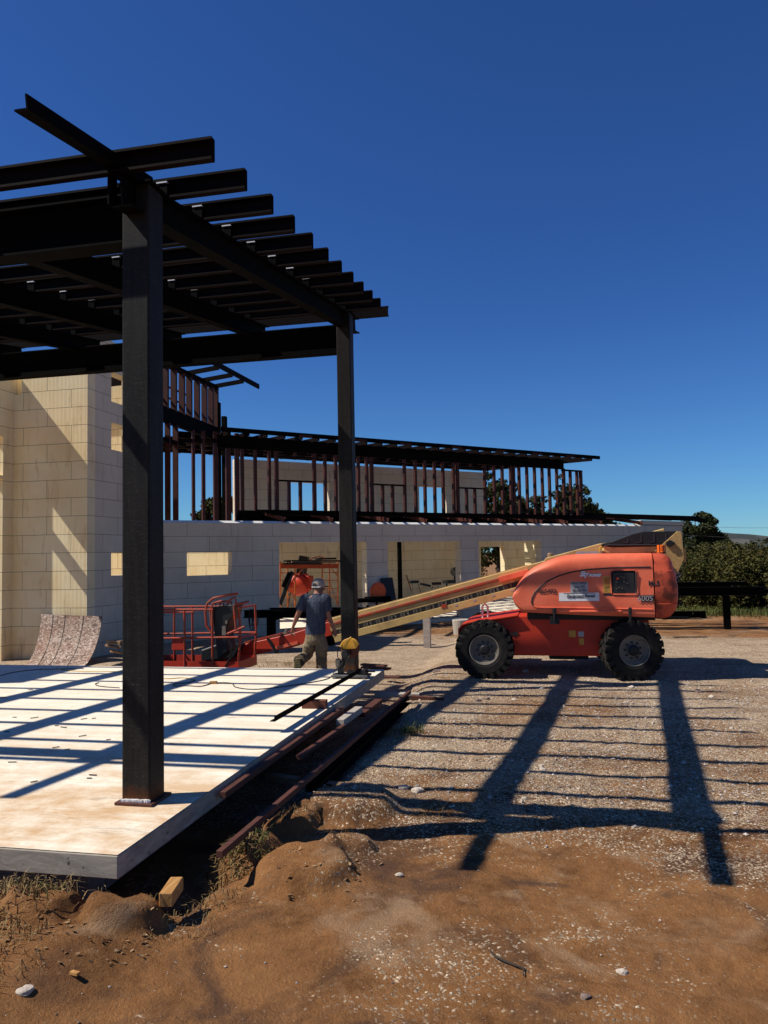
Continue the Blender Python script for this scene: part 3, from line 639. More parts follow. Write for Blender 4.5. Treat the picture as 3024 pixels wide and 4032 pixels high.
# jib (orange) to the platform
jp=MB().prism([(-6.25,-.14),(-5.1,.10),(-4.25,.36),(-4.25,.08),(-5.05,-.16),(-6.2,-.38)],BY-.14,BY+.12); jb=jp.build('jib',m_orangeD,lift,bevel=.012)
MB().prism([(-6.2,-.13),(-4.9,.17),(-4.3,.36),(-4.3,.40),(-4.9,.21),(-6.2,-.09)],BY-.12,BY+.10).build('jib_top_plate',m_rail,jb)
MB().prism([(-5.5,-.17),(-4.95,-.04),(-4.95,-.10),(-5.5,-.23)],BY-.155,BY-.141).build('jib_patch',m_orange,jb)
MB().prism([(-5.60,.0),(-5.54,.01),(-5.35,-.27),(-5.42,-.29)],BY-.16,BY-.141).build('jib_strap',m_black,jb)
MB().prism([(-6.9,-.42),(-6.2,-.35),(-6.05,-.1),(-6.3,.0),(-6.9,-.2)],BY-.4,BY+.1).build('rotator',m_black,lift,bevel=.02)
# platform basket resting on the ground
bk=MB().box((-6.95,14.05,-.47),(2.35,.92,.05)).build('platform_floor',m_black,lift)
def rail(pts,r=.021,name='rail',mat=None): return MB().tube(pts,r,8).build(name,mat or m_rail,bk,smooth=True)
yf,yb=13.6,14.5; xl,xr=-8.12,-5.78
for y in(yf,yb):
    rail([(xl,y,.66),(xr-.5,y,.66)])
    if y==yf: rail([(xl,y,.61),(-6.72,y,.61),(-6.66,y,.64)],.018)
    rail([(xl,y,.10),(xr,y,.14)])
    for x in (xl,-6.87 if y==yf else -7.15,-7.55 if y==yb else -7.7,-6.30): rail([(x,y,.66),(x,y,-.45)],.023,'rail_post')
    MB().box((-6.95,y,-.40),(2.35,.012,.17)).build('toe_board',m_orangeD,bk)
for x in(xl,xr):
    rail([(x,yf,.12),(x,yb,.12)]); rail([(x,yf,.68 if x==xr else .66),(x,yb,.68 if x==xr else .66)])
    MB().box((x,14.05,-.40),(.012,.92,.17)).build('toe_board',m_orangeD,bk)
for y in (yf+.05,yb-.05): rail([(xr,y,.70),(xr+.02,y,.14),(xr-.03,y,-.45)],.023,'rail_post')
rail([(-6.42,yf,.38),(-6.44,yf,.60),(-6.40,yf,.78),(-6.28,yf,.87),(-6.0,yf+.05,.93),(-5.82,yf+.1,.95)],.023,'guard_rail')
rail([(-6.32,yf,.36),(-6.34,yf,.62),(-6.28,yf,.78),(-6.1,yf,.82)],.02,'guard_rail')
rail([(-6.44,yf,.38),(-6.3,yf,.20),(-6.30,yf,-.4)],.022,'rail_post')
rail([(-6.04,yf+.1,.74),(-5.98,yf+.1,.84),(-5.88,yf+.1,.88),(-5.85,yf+.1,.74)],.02,'guard_rail')
rail([(-6.2,yf+.1,.74),(-6.15,yf+.1,.80),(-6.05,yf+.1,.81),(-5.95,yf+.1,.78)],.018,'guard_rail')
rail([(-5.85,yf,.74),(-5.60,yf+.1,.80)],.022); rail([(-6.0,yf,.2),(-5.65,yf,.34)],.022); rail([(-5.97,yf+.1,.50),(-5.80,yf,.52)],.012)
rail([(-5.86,yf,.72),(-5.82,yf,.30)],.026,'rail_post')
con=MB().prism([(-6.33,.70),(-5.84,.75),(-5.90,.52),(-5.98,.45),(-6.05,.2),(-6.0,-.1),(-6.22,-.3),(-6.28,.2)],yf+.04,yf+.42).build('control_console',m_black,bk,bevel=.012)
kn=MB()
for i in range(6): kn.rod((-6.28+.08*i,yf+.12,.72),(-6.28+.08*i,yf+.12,.775),.011,6)
kn.build('joystick',m_black,con)
MB().box((-6.08,yf+.03,.26),(.075,.01,.17)).build('data_plate',m_rim,con)
MB().box((-6.03,yf+.03,.42),(.04,.01,.06)).build('data_plate',m_rim,con)
MB().box((-7.02,yf+.03,.0),(.24,.05,.22)).build('footswitch_box',m_orangeD,bk,bevel=.01)
MB().tube([(-5.98,yf,.12),(-5.90,yf-.02,.0),(-5.93,yf-.02,-.25),(-6.05,yf,-.4)],.014,6).build('hose',m_black,bk,smooth=True)
# decals
def text(s,x,z,h,mat,par,y=None,shear=0,bold=0,ext=.0015,align='LEFT',sx=1,name='lettering',rot=0):
    cu=bpy.data.curves.new('lettering','FONT'); cu.body=s; cu.size=h*1.42; cu.shear=shear; cu.offset=bold; cu.extrude=ext; cu.align_x=align
    o=bpy.data.objects.new('t',cu); COL.objects.link(o); dg=bpy.context.evaluated_depsgraph_get(); dg.update()
    me=bpy.data.meshes.new_from_object(o.evaluated_get(dg)); bpy.data.objects.remove(o)
    me.materials.clear(); me.materials.append(mat)
    n=bpy.data.objects.new(name,me); COL.objects.link(n); n.parent=par
    n.scale=(sx,1,1); n.rotation_euler=(PI/2-.05,0,rot) if par is hood else (PI/2,0,rot); n.location=(x,(sy(z)-.010 if y is None else y-.004),z); n['label']='writing '+s if len(s.split())>1 else 'writing reading '+s
    return n
def plate(x0,x1,z0,z1,mat,par=hood,name='decal',off=.003,y=None):
    q=MB(); f=(lambda z: sy(z)-off) if y is None else (lambda z:y)
    q.add([(x0,f(z0),z0),(x1,f(z0),z0),(x1,f(z1),z1),(x0,f(z1),z1),(x0,f(z0)+.004,z0),(x1,f(z0)+.004,z0),(x1,f(z1)+.004,z1),(x0,f(z1)+.004,z1)],[(0,1,2,3),(4,5,6,7),(0,1,5,4),(1,2,6,5),(2,3,7,6),(3,0,4,7)]); return q.build(name,mat,par)
HX=lambda x,y: (lambda p:(p.x,p.z))(P(2000+x*.4219,1850+y*.4219,Y=YH+.03))
text('665492',HX(250,0)[0],HX(0,1152)[1],.071,m_ink,hood,bold=.002,sx=1.0)
a=HX(585,1150); b=HX(745,1045); plate(a[0],b[0],a[1],b[1],m_silver)
xm=(a[0]+b[0])/2
for s_t,yy in(('MAAHS BROS.',1075),('Altus, OK',1106),('580-482-1902',1139)): text(s_t,xm,HX(0,yy)[1],.038,m_ink,hood,align='CENTER',sx=.78 if len(s_t)>10 else .9)
a=HX(478,1225); b=HX(850,1145); plate(a[0],b[0],a[1],b[1],m_white); text('Equipment Rental',HX(508,0)[0],HX(0,1195)[1],.056,m_ink,hood,shear=.3,bold=.0015,sx=.82)
a=HX(518,1156); b=HX(805,1149); plate(a[0],b[0],a[1],b[1],m_ink,off=.005)
text('Sky',HX(635,0)[0],HX(0,1002)[1],.085,m_white,hood,shear=.5,bold=.006,sx=.8); text('POWER',HX(722,0)[0],HX(0,1005)[1],.042,m_white,hood,shear=.35,bold=.006,sx=.95)
text('ML5',HX(1270,0)[0],HX(0,1095)[1],.082,m_ink,hood,bold=.004,sx=.85)
t6=text('600S',HX(1155,0)[0],HX(0,1232)[1],.094,m_ink,hood,shear=.15,bold=.012,sx=1.0); t7=text('600S',HX(1157,0)[0],HX(0,1230)[1],.09,m_silver,hood,shear=.15,bold=-.001,sx=1.0,y=sy(.75)-.016)
for r_,mt in(((890,993,975,1080),m_yel),((890,1083,1015,1145),m_yel),((890,1150,1097,1175),m_ink)):
    a=HX(r_[0],r_[3]); b=HX(r_[2],r_[1]); plate(a[0],b[0],a[1],b[1],mt)
for k in range(6): a=HX(900,1008+11*k); b=HX(965,1011+11*k); plate(a[0],b[0],b[1]-.002,a[1]+.002,m_rail,off=.0045,name='decal_line')
for (x0,y0,x1,y1) in((905,1090,1005,1097),(898,1105,940,1108),(898,1118,935,1121),(898,1130,935,1133),(950,1105,952,1140),(975,1108,1005,1140)):
    a=HX(x0,y1); b=HX(x1,y0); plate(a[0],b[0],a[1],b[1],m_ink,off=.0045,name='decal_line')
IX=lambda x,y: (lambda p:(p.x,p.z))(P(1700+x*.798,2000+y*.798,Y=13.93))
for (x0,y0,x1,y1,mt) in((677,605,710,637,m_yel),(723,610,750,635,m_silver),(728,642,750,675,m_yel)):
    a=IX(x0,y1); b=IX(x1,y0); plate(a[0],b[0],a[1],b[1],mt,chs,y=13.924)
q=IX(318,592); text('92',q[0],q[1],.075,m_ink,chs,y=13.928,bold=.004)
q=MB(); cxy=[IX(*p) for p in((375,617),(405,617),(405,607),(432,620),(405,636),(405,627),(375,627))]; q.prism(cxy,13.920,13.928).build('arrow_decal',m_ink,chs)
# partial logo on the rear corner
text('JLG',2.0,.86,.12,m_white,cw,y=YH+.14,bold=.02,rot=R(70)); text('JLG',2.005,.862,.12,m_ink,cw,y=YH+.136,bold=.004,rot=R(70))
plate(.45,.95,1.575,1.62,m_silver,boom,y=BY-.165)
def smooth_path(pts,n=6):
    out=[]; k=len(pts)
    for i in range(k-1):
        p0,p1,p2,p3=[Vector(pts[max(0,min(k-1,i+d))]) for d in(-1,0,1,2)]
        for j in range(n):
            t=j/n; out.append(.5*((2*p1)+(p2-p0)*t+(2*p0-5*p1+4*p2-p3)*t*t+(3*p1-p0-3*p2+p3)*t**3))
    return out+[Vector(pts[-1])]
# ---------------------------------------------------------------- the worker
def skin(nodes,edges,sub=2):
    """nodes: {name:(pos,rx,ry)}; one continuous surface grown round the skeleton"""
    nm=list(nodes); me=bpy.data.meshes.new('sk'); me.from_pydata([tuple(nodes[k][0]) for k in nm],[(nm.index(a),nm.index(b)) for a,b in edges],[])
    o=bpy.data.objects.new('sk',me); COL.objects.link(o); o.modifiers.new('s','SKIN'); sub_=o.modifiers.new('u','SUBSURF'); sub_.levels=sub; sub_.render_levels=sub
    for i,k in enumerate(nm):
        sv=me.skin_vertices[0].data[i]; sv.radius=(nodes[k][1],nodes[k][2]); sv.use_root=(i==0)
    dg=bpy.context.evaluated_depsgraph_get(); dg.update(); m=bpy.data.meshes.new_from_object(o.evaluated_get(dg)); bpy.data.objects.remove(o)
    m.polygons.foreach_set('use_smooth',[True]*len(m.polygons)); return m
def mobj(me,name,mat,par=None):
    me.materials.clear(); me.materials.append(mat); o=bpy.data.objects.new(name,me); COL.objects.link(o); o.parent=par; return o
m_skin=worn('tanned_skin',(.30,.13,.085),.6,(.24,.10,.065),20,.5,.03,0,.3)
def mk_shirt():
    t=NT('grey_blue_tshirt'); v=t.coord('Object',(5,5,1.2)); f=t.noise(v,3.2,4,.6,1.2)
    return t.out(t.ramp(t.noise(t.coord(),18,5),[(.3,(.050,.058,.085)),(.7,(.070,.08,.11))]),.9,0,t.bump(f,1.0,.06),.1)
def mk_pants():
    t=NT('tan_work_trousers'); v=t.coord('Object',(3,3,2)); f=t.noise(v,5,4,.6,1)
    return t.out(t.ramp(t.noise(t.coord(),9,5),[(.35,(.16,.115,.07)),(.7,(.27,.20,.12))]),.9,0,t.bump(f,.9,.03),.1)
m_shirt=mk_shirt(); m_pants=mk_pants()
YP=11.35
J=lambda x,y,dy=0: P(1000+x*.3617,2200+y*.3617,Y=YP+dy)
gp=-.55
pel=J(668,850); ch_=J(675,560,.0); up=J(680,450,.02); nk=J(698,385,.05); hd=J(700,320,.09)
sL=J(560,440,.02); sR=J(780,440,.02); eL=J(487,590,-.02); eR=J(802,600,.04); wL=J(428,735,.06); wR=J(860,735,.08)
hL=J(610,860); hR=J(725,860); kL=J(580,1045,.08); kR=J(735,1080,.06)
aR=Vector((kR.x+.0,YP+.08,gp+.11)); aL=Vector((J(535,1100).x,YP-.22,J(535,1100).z)); 
tL=aL+Vector((-.015,-.0,-.15)); tR=aR+Vector((.02,.2,-.06))
pers=thing('person','person walking away in a grey-blue t-shirt, tan trousers and pale cap behind the slab','person')
N={'pel':(pel,.10,.07),'ch':(ch_,.10,.07),'up':(up,.09,.065),'nk':(nk,.055,.058),'hd':(hd,.078,.095),'tp':(hd+Vector((0,.01,.09)),.068,.082),
 'sL':(sL,.062,.06),'eL':(eL,.045,.045),'fL':(lerp(eL,wL,.35),.044,.042),'wL':(wL,.029,.024),'sR':(sR,.062,.06),'eR':(eR,.045,.045),'fR':(lerp(eR,wR,.35),.044,.042),'wR':(wR,.029,.024),
 'hL':(hL,.09,.09),'kL':(kL,.06,.06),'cL':(lerp(kL,aL,.35),.06,.06),'aL':(aL,.04,.04),'hR':(hR,.09,.09),'kR':(kR,.06,.06),'cR':(lerp(kR,aR,.35),.06,.06),'aR':(aR,.04,.04)}
E_=[('pel','ch'),('ch','up'),('up','nk'),('nk','hd'),('hd','tp'),('up','sL'),('sL','eL'),('eL','fL'),('fL','wL'),('up','sR'),('sR','eR'),('eR','fR'),('fR','wR'),('pel','hL'),('hL','kL'),('kL','cL'),('cL','aL'),('pel','hR'),('hR','kR'),('kR','cR'),('cR','aR')]
for s,wv,ev,sg in(('L',wL,eL,-1),('R',wR,eR,1)):
    d=(wv-ev).normalized(); pm=wv+d*.05+Vector((0,.01,-.015)); N['p'+s]=(pm,.034,.022); E_.append(('w'+s,'p'+s))
    for i in range(4):
        off=Vector((.010*sg*(i-1.5)*.5,(i-1.5)*.021,0)); L=(.034,.040,.038,.030)[i]
        k=pm+d*.035+off; m1=k+d*L*.9+Vector((-.006*sg,0,-.012)); m2=m1+Vector((-sg*.012,.004,-.026))*(.8+.1*i)
        N[f'{s}{i}a']=(k,.010,.010); N[f'{s}{i}b']=(m1,.0088,.0088); N[f'{s}{i}c']=(m2,.0075,.0075)
        E_+= [('p'+s,f'{s}{i}a'),(f'{s}{i}a',f'{s}{i}b'),(f'{s}{i}b',f'{s}{i}c')]
    t1=pm+Vector((-sg*.028,.032,-.005)); N[s+'t1']=(t1,.011,.011); N[s+'t2']=(t1+Vector((-sg*.008,.022,-.03)),.009,.009); E_+=[('p'+s,s+'t1'),(s+'t1',s+'t2')]
body=mobj(skin(N,E_),'body',m_skin,pers)
hb=MB()
for sg in(-1,1): hb.lathe([(.001,-.02),(.022,-.012),(.028,0),(.02,.01),(.001,.014)],hd+Vector((sg*.083,.01,-.01)),ax=(sg,-.25,0),n=10)
hb.lathe([(.001,-.02),(.016,0),(.001,.012)],hd+Vector((.02,.105,-.02)),ax=(0,1,0),n=8)
hb.build('ear',m_skin,body,smooth=True)
hr_=[]; 
q=MB().lathe([(.070,-.055),(.086,-.02),(.092,.02),(.09,.04)],hd+Vector((0,0,-.0)),ax=(0,0,1),n=24); q.build('hair',worn('short_grey_hair',(.12,.09,.07),.9),body,smooth=True)
def cloth_ring(c,rx,ry,k,n=28,amp=.05,rot=0):
    out=[]
    for i in range(n):
        a=2*PI*i/n; w_=1+amp*noise.noise(Vector((math.cos(a)*2.2,math.sin(a)*2.2,k*.9)))+amp*.35*math.sin(a*7+k)
        out.append(Vector(c)+Vector((rx*math.cos(a)*w_,ry*math.sin(a)*w_,.012*math.sin(2*a+k)*amp*8)))
    return out
def limb(m,pts,rr,n=16,amp=.08,seed=0):
    pts=smooth_path(pts,5); k=len(pts); rr=[lerp(rr[min(len(rr)-2,int(i/(k-1)*(len(rr)-1)))],rr[min(len(rr)-2,int(i/(k-1)*(len(rr)-1)))+1],(i/(k-1)*(len(rr)-1))-min(len(rr)-2,int(i/(k-1)*(len(rr)-1)))) for i in range(k)]
    rr=[r*(1+amp*noise.noise(Vector((i*.9,seed,0)))) for i,r in enumerate(rr)]
    return m.tube(pts,rr,n)
tm=MB(); rings=[]
prof=[(822,.140,.108),(815,.158,.122),(760,.156,.120),(690,.152,.114),(620,.158,.115),(560,.170,.118),(505,.182,.118),(465,.186,.112),(440,.172,.100),(418,.130,.085),(398,.085,.07),(380,.064,.062)]
for i in range(len(prof)*3-2):
    f=i/3; j=min(len(prof)-2,int(f)); t_=f-j; zz,rx,ry=[lerp(a_,b_,t_) for a_,b_ in zip(prof[j],prof[j+1])]
    cxp=lerp(668,690,sstep(800,400,zz) if False else (1-(zz-380)/440)); rings.append(cloth_ring(J(cxp,zz,.02*(1-(zz-380)/440)),rx,ry,i*.55,amp=.05))
tm.loft(rings)
for sh_,el_,sd_ in((sL,eL,1),(sR,eR,4)):
    limb(tm,[lerp(up,sh_,.55)+Vector((0,0,-.01)),sh_+Vector((0,0,.005)),lerp(sh_,el_,.4),lerp(sh_,el_,.80)],[.07,.082,.080,.082],seed=sd_)
shirt=tm.build('tshirt',m_shirt,pers,smooth=True)
pm=MB(); rings=[]
for i,(zz,rx,ry) in enumerate(((775,.142,.108),(800,.146,.112),(830,.152,.118),(870,.160,.125),(910,.158,.122),(935,.13,.10))): rings.append(cloth_ring(J(668,zz),rx,ry,i*.7,amp=.04))
pm.loft(rings)
limb(pm,[J(625,855),J(608,940),lerp(J(608,940),kL,.6),kL,lerp(kL,aL,.45),lerp(kL,aL,.93)],[.085,.100,.092,.082,.080,.088],amp=.14,seed=2)
limb(pm,[J(712,855),J(735,940),lerp(J(735,940),kR,.6),kR,lerp(kR,aR,.45),lerp(kR,aR,.97)],[.085,.100,.092,.084,.082,.090],amp=.14,seed=9)
tro=pm.build('trousers',m_pants,pers,smooth=True)
MB().loft([cloth_ring(J(668,z_),.150,.115,3,amp=.0) for z_ in (776,792)]).build('belt',m_black,tro,smooth=True)
m_boot=worn('tan_boot',(.16,.12,.07),.8); m_sole=worn('worn_yellow_sole',(.34,.25,.09),.8,(.16,.11,.05),30,.8)
bo=MB().loft([[aL+Vector((x*sx_,-.0+y,z)) for x,y in((-.045,0),(-.03,.05),(.03,.05),(.045,0),(.04,-.04),(-.04,-.04))] for z,sx_,in((.05,1),(0,1),(-.05,1.05),(-.12,1.1),(-.17,.95),(-.2,.5))]); bo.build('boot',m_boot,pers,smooth=True)
so_=MB()
so_.loft([[aL+Vector((.052*k*math.sin(a)*(1.0 if math.cos(a)>0 else 1.12),-.045-.018*j,-.075+.135*k*math.cos(a))) for a in [2*PI*i/20 for i in range(20)]] for j,k in((0,1),(1,1))])
slo=so_.build('boot_sole',m_sole,pers)
sl=MB()
for i in range(7): 
    z=-.18+.035*i; sl.bar(aL+Vector((-.04,-.065,z)),aL+Vector((.04,-.065,z+.015)),.006,.004,up=(0,1,0))
sl.build('sole_groove',m_black,slo)
MB().loft([[aR+Vector((x,y,z)) for x,y in((-.045,-.09),(-.05,.0),(-.05,.14),(0,.2),(.05,.14),(.05,0),(.045,-.09))] for z in(-.11,-.05,.02)]).build('boot',m_boot,pers,smooth=True)
hc=hd+Vector((0,.0,.035))
cap=MB().lathe([(.098,-.02),(.102,.01),(.098,.05),(.082,.085),(.05,.108),(.0,.115)],hc,ax=(0,0,1),n=28).build('cap',worn('pale_cap_cloth',(.36,.30,.25),.9,(.22,.19,.16),20,.6,.3),pers,smooth=True)
MB().loft([[hc+Vector((r*math.sin(a)*.95+.02,.03+r*math.cos(a),-.012+z)) for a in [R(-55+11*i+20) for i in range(11)]] for r,z in((.09,.0),(.165,-.012),(.165,-.004),(.09,.01))],cap=False).build('cap_brim',m_black,cap)
MB().lathe([(.0,-.002),(.036,-.002),(.036,.004),(0,.004)],hc+Vector((-.03,-.095,.012)),ax=(-.3,-1,.15),n=16).build('cap_opening',m_black,cap)
MB().tube([hc+Vector((.101*math.sin(a),-.101*math.cos(a),-.015)) for a in [R(-60+8*i) for i in range(13)]],.009,6).build('cap_strap',m_white,cap)
hm=thing('hammer','small hammer held in the left hand of the person','hammer'); p=wL+Vector((-.02,-.0,-.12))
MB().rod(p+Vector((.05,0,-.02)),p+Vector((-.10,-.02,.05)),.010,6).build('handle',m_wood,hm); MB().bar(p+Vector((-.085,-.02,.09)),p+Vector((-.115,-.02,.0)),.03,.03).build('head',m_rim,hm)
# ---------------------------------------------------------------- chop saw at the far post
SB=P(1385,2668,z=0); SB.y-=.02
saw=thing('chop_saw','abrasive chop saw with a yellow blade guard standing on the slab against the far post','saw')
MB().box(SB+Vector((0,0,.035)),(.50,.24,.03)).box(SB+Vector((-.2,0,.012)),(.05,.26,.024)).box(SB+Vector((.2,0,.012)),(.05,.26,.024)).build('base',worn('dusty_grey_metal',(.07,.07,.07),.6,(.14,.13,.12),12,.8),saw,bevel=.006)
MB().box(SB+Vector((.08,-.02,.075)),(.26,.06,.05)).box(SB+Vector((.20,-.02,.09)),(.04,.16,.08)).rod(SB+Vector((.2,-.02,.09)),SB+Vector((.33,-.02,.09)),.012).build('vise',m_black,saw,bevel=.004)
GC=P(1378,2553,Y=SB.y)
gd=MB(); 
pts=[(.135*math.cos(a),.135*math.sin(a)) for a in [R(25+7.5*i) for i in range(21)]]
gd.prism([(GC.x+x,GC.z+z) for x,z in pts]+[(GC.x-.10,GC.z-.02),(GC.x+.09,GC.z-.0)],SB.y-.02,SB.y+.045)
gd.build('blade_guard',worn('yellow_tool_paint',(.62,.31,.03),.5,(.4,.2,.05),12,.7),saw,bevel=.006)
MB().lathe([(0,-.004),(.13,-.004),(.13,.002),(0,.002)],GC+Vector((0,.01,0)),n=40).build('cutting_disc',worn('rusty_disc',(.10,.03,.02),.8),saw)
MB().tube([GC+Vector((-.10,-.05,.05)),GC+Vector((-.09,-.06,-.02)),GC+Vector((-.05,-.07,.02)),GC+Vector((.0,-.06,.12)),GC+Vector((.03,-.04,.15))],.014,8).build('handle',worn('yellow_handle',(.65,.36,.05),.5),saw,smooth=True)
MB().lathe([(.04,-.10),(.055,-.08),(.06,0),(.05,.02)],GC+Vector((-.04,-.03,-.06)),n=20).build('motor',m_black,saw,smooth=True)
MB().bar(GC+Vector((-.05,.03,-.05)),SB+Vector((-.16,.03,.06)),.05,.06).box(SB+Vector((-.14,0,.14)),(.07,.10,.16)).build('arm',m_black,saw,bevel=.006)
MB().box(SB+Vector((-.17,-.04,.20)),(.06,.05,.11)).build('battery_box',m_rim,saw,bevel=.01)
cd=MB(); a=[P(x,y,z=.012) for x,y in((1322,2590),)]
cdp=[GC+Vector((-.05,-.08,-.02)),GC+Vector((-.13,-.08,.02)),GC+Vector((-.15,-.08,-.10)),GC+Vector((-.08,-.09,-.16)),GC+Vector((-.10,-.09,-.2)),P(1318,2640,z=.10),P(1312,2655,z=.012),P(1290,2672,z=.008),P(1235,2685,z=.008),P(1110,2704,z=.008),P(1000,2714,z=.008),P(930,2706,z=.008),P(910,2690,z=.008),P(850,2688,z=.008)]
tag(MB().tube(smooth_path(cdp),.006,6).build('power_cord',m_black,smooth=True),'black power cord running from the chop saw across the slab','cord')
ec=thing('extension_cord','black extension cord with amber plug looped on the slab right of the near post','cord')
MB().tube(smooth_path([P(x,y,z=.008) for x,y in((828,2692),(790,2702),(735,2700),(688,2700),(690,2691),(740,2688),(768,2678))]),.006,6).build('cable',m_black,ec,smooth=True)
MB().box(P(840,2687,z=.02),(.10,.04,.035),.2).build('plug',m_amber,ec,bevel=.008)
tag(MB().tube(smooth_path([P(x,y,z=.007) for x,y in((768,2677),(720,2669),(660,2672),(580,2668),(520,2662),(480,2646),(380,2645),(300,2643),(240,2636),(225,2630)) ]),.006,6).build('extension_cord',worn('yellow_cord_jacket',(.5,.3,.03),.5),smooth=True),'thin yellow extension cord across the back of the slab','cord')
tag(MB().tube(smooth_path([P(x,y,z=.007) for x,y in((0,2660),(60,2646),(150,2636),(230,2634),(330,2632)) ]),.006,6).build('black_cable',m_black,smooth=True),'black cable along the back left edge of the slab','cable')
tag(MB().tube(smooth_path([P(x,y,z=.007) for x,y in((470,2708),(420,2705),(385,2700),(376,2692),(390,2688)) ]),.006,6).build('cable_end',m_black,smooth=True),'short loose cable end left of the near post base','cable')
# steel angle bars on the slab, one resting on a block
A0=P(1082,2842,z=.105); A1=P(1419,2648,z=.10)
tag(MB().sweep(Lpf(.05,.05,.006),A0,A1).build('steel_angle_bar',m_steel),'black steel angle bar lying from the chop saw over a brown block','steel bar')
b0=P(1192,2788,z=0); b1=P(1287,2789,z=0); tag(MB().bar(b0+Vector((0,0,.045)),b1+Vector((0,0,.045)),.09,.088).build('wood_block',mk_wood('red_brown_block',(.10,.035,.02),(.18,.065,.04)),bevel=.004),'short brown wooden block on the slab under the angle bar','block')
# ---------------------------------------------------------------- steel and timber on the ground beside the slab
T=lambda x,y: (800+.6631*x,2600+.6631*y)
def tubebar(name,a,b,za,zb,w,h,mat,lbl,cat,prof=None,group=None):
    pa=P(*T(*a),z=za); pb=P(*T(*b),z=zb); q=MB()
    q.sweep(prof if prof else [(-w/2,-h/2),(w/2,-h/2),(w/2,h/2),(-w/2,h/2)],pa,pb); o=q.build(name,mat,bevel=0 if prof else .003); return tag(o,lbl,cat,group)
gs='steel lengths laid beside the slab'
tubebar('steel_tube',(118,800),(826,288),-.05,-.06,.045,.045,m_rust,'rusty square tube lying closest to the slab edge','steel tube',None,gs)
tubebar('steel_tube',(97,1152),(1226,188),-.12,-.17,.042,.042,m_rust,'longest rusty square tube, its near end over the weeds','steel tube',None,gs)
tubebar('steel_channel',(636,752),(1218,232),-.22,-.22,.08,.08,m_steel,'dark steel channel just right of the longest tube','steel channel',[(-.04,-.04),(.04,-.04),(.04,-.034),(-.034,-.034),(-.034,.034),(.04,.034),(.04,.04),(-.04,.04)],gs)
tubebar('steel_channel',(668,795),(1180,300),-.24,-.24,.08,.08,m_steel,'black steel channel outermost on the gravel','steel channel',[(-.03,-.03),(.03,-.03),(.03,-.025),(-.025,-.025),(-.025,.03),(-.03,.03)],gs)
tubebar('steel_tube',(566,578),(835,392),-.12,-.15,.05,.04,m_rust,'short rusty tube in the gap, below the grey offcut','steel tube',None,gs)
tubebar('steel_tube',(700,405),(826,305),-.16,-.16,.04,.04,m_rust,'small rusty tube half hidden in the trench shade','steel tube',None,gs)
tubebar('timber_offcut',(812,372),(925,292),-.12,-.12,.09,.07,m_grey_wood,'weathered grey timber offcut on top of the short tube','timber')
tubebar('channel_offcut',(935,325),(1046,238),-.18,-.18,.10,.05,m_rust,'wide rusty offcut beside the grey timber piece','steel offcut')
gw='timber sleepers under the steel'
tubebar('timber_sleeper',(1022,205),(1285,205),-.32,-.32,.16,.05,m_grey_wood,'pale grey sleeper plank under the far ends of the tubes','timber',None,gw)
tubebar('timber_sleeper',(1235,222),(1428,236),-.32,-.34,.07,.06,m_rust,'dark reddish sleeper poking out right of the far tube ends','timber',None,gw)
tubebar('timber_sleeper',(690,738),(1042,778),-.29,-.29,.09,.06,m_wood,'shaded sleeper under the near part of the channels','timber',None,gw)
tubebar('timber_sleeper',(385,690),(560,718),-.29,-.28,.09,.06,m_wood,'short shaded sleeper left of the longest tube','timber',None,gw)
a=P(652,3545,z=-.17); b=P(697,3478,z=-.17); tag(MB().bar(a,b,.072,.072).build('amber_block',m_amber,bevel=.004),'honey-coloured timber block end in front of the slab corner','block')
for (x0,y0,x1,y1,z_,w_,l_) in((1425,2616,1520,2622,-.06,.10,'upper rusty channel by the far slab corner'),(1430,2626,1532,2634,-.12,.14,'wide rusty channel sticking out past the far slab corner'),(1515,2664,1575,2668,-.45,.12,'flat rusty plate on the gravel by the far slab corner')):
    tag(MB().bar(P(x0,y0,z=z_),P(x1,y1,z=z_),w_,.03).build('rusty_offcut',m_rust,bevel=.003),l_,'steel offcut')
MB0=MB().bar(P(1640,2700,z=-.43),P(1685,2708,z=-.43),.03,.02)
yb=P(1695,2802,z=-.37); tag(MB().loft([[yb+Vector((.10*math.cos(a)*k*(1+.3*math.sin(3*a)),.03*math.sin(a)*k,z_)) for a in [2*PI*i/9 for i in range(9)]] for z_,k in((-.01,1),(.025,.8),(.04,.35))]).build('yellow_scrap',worn('yellow_scrap_wood',(.55,.33,.05),.7,(.4,.2,.04)),bevel=0),'bright yellow scrap of wood on the gravel','scrap')
yb=P(1796,2856,z=-.37); tag(MB().bar(yb+Vector((-.09,0,.01)),yb+Vector((.08,.02,.02)),.06,.05).build('brick_piece',worn('orange_brick',(.40,.15,.06),.8,(.2,.07,.03),9,.8,.5),bevel=.01),'broken orange brick piece on the gravel','brick')
# thin steel slivers on the slab
sl0=None
for (x,y) in((225,540),(95,537),(548,547),(613,544),(415,602),(370,592),(540,658),(708,683),(440,746),(365,733),(80,830),(222,957),(607,914),(584,935),(1123,710),(45,632),(22,408),(200,357)):
    p=P(x*.6028,2500+y*.6028,z=.008)
    if sl0 is None:
        sl0=MB().box((0,0,0),(.07,.007,.006)).build('steel_sliver',m_steel); o=sl0; tag(o,'thin dark steel sliver lying on the pale slab','steel scrap','steel slivers on the slab')
    else: o=dup(sl0)
    o.location=p; o.rotation_euler=(0,0,random.uniform(-.2,1.1)); o.scale=(random.uniform(.5,1.3),1,1)
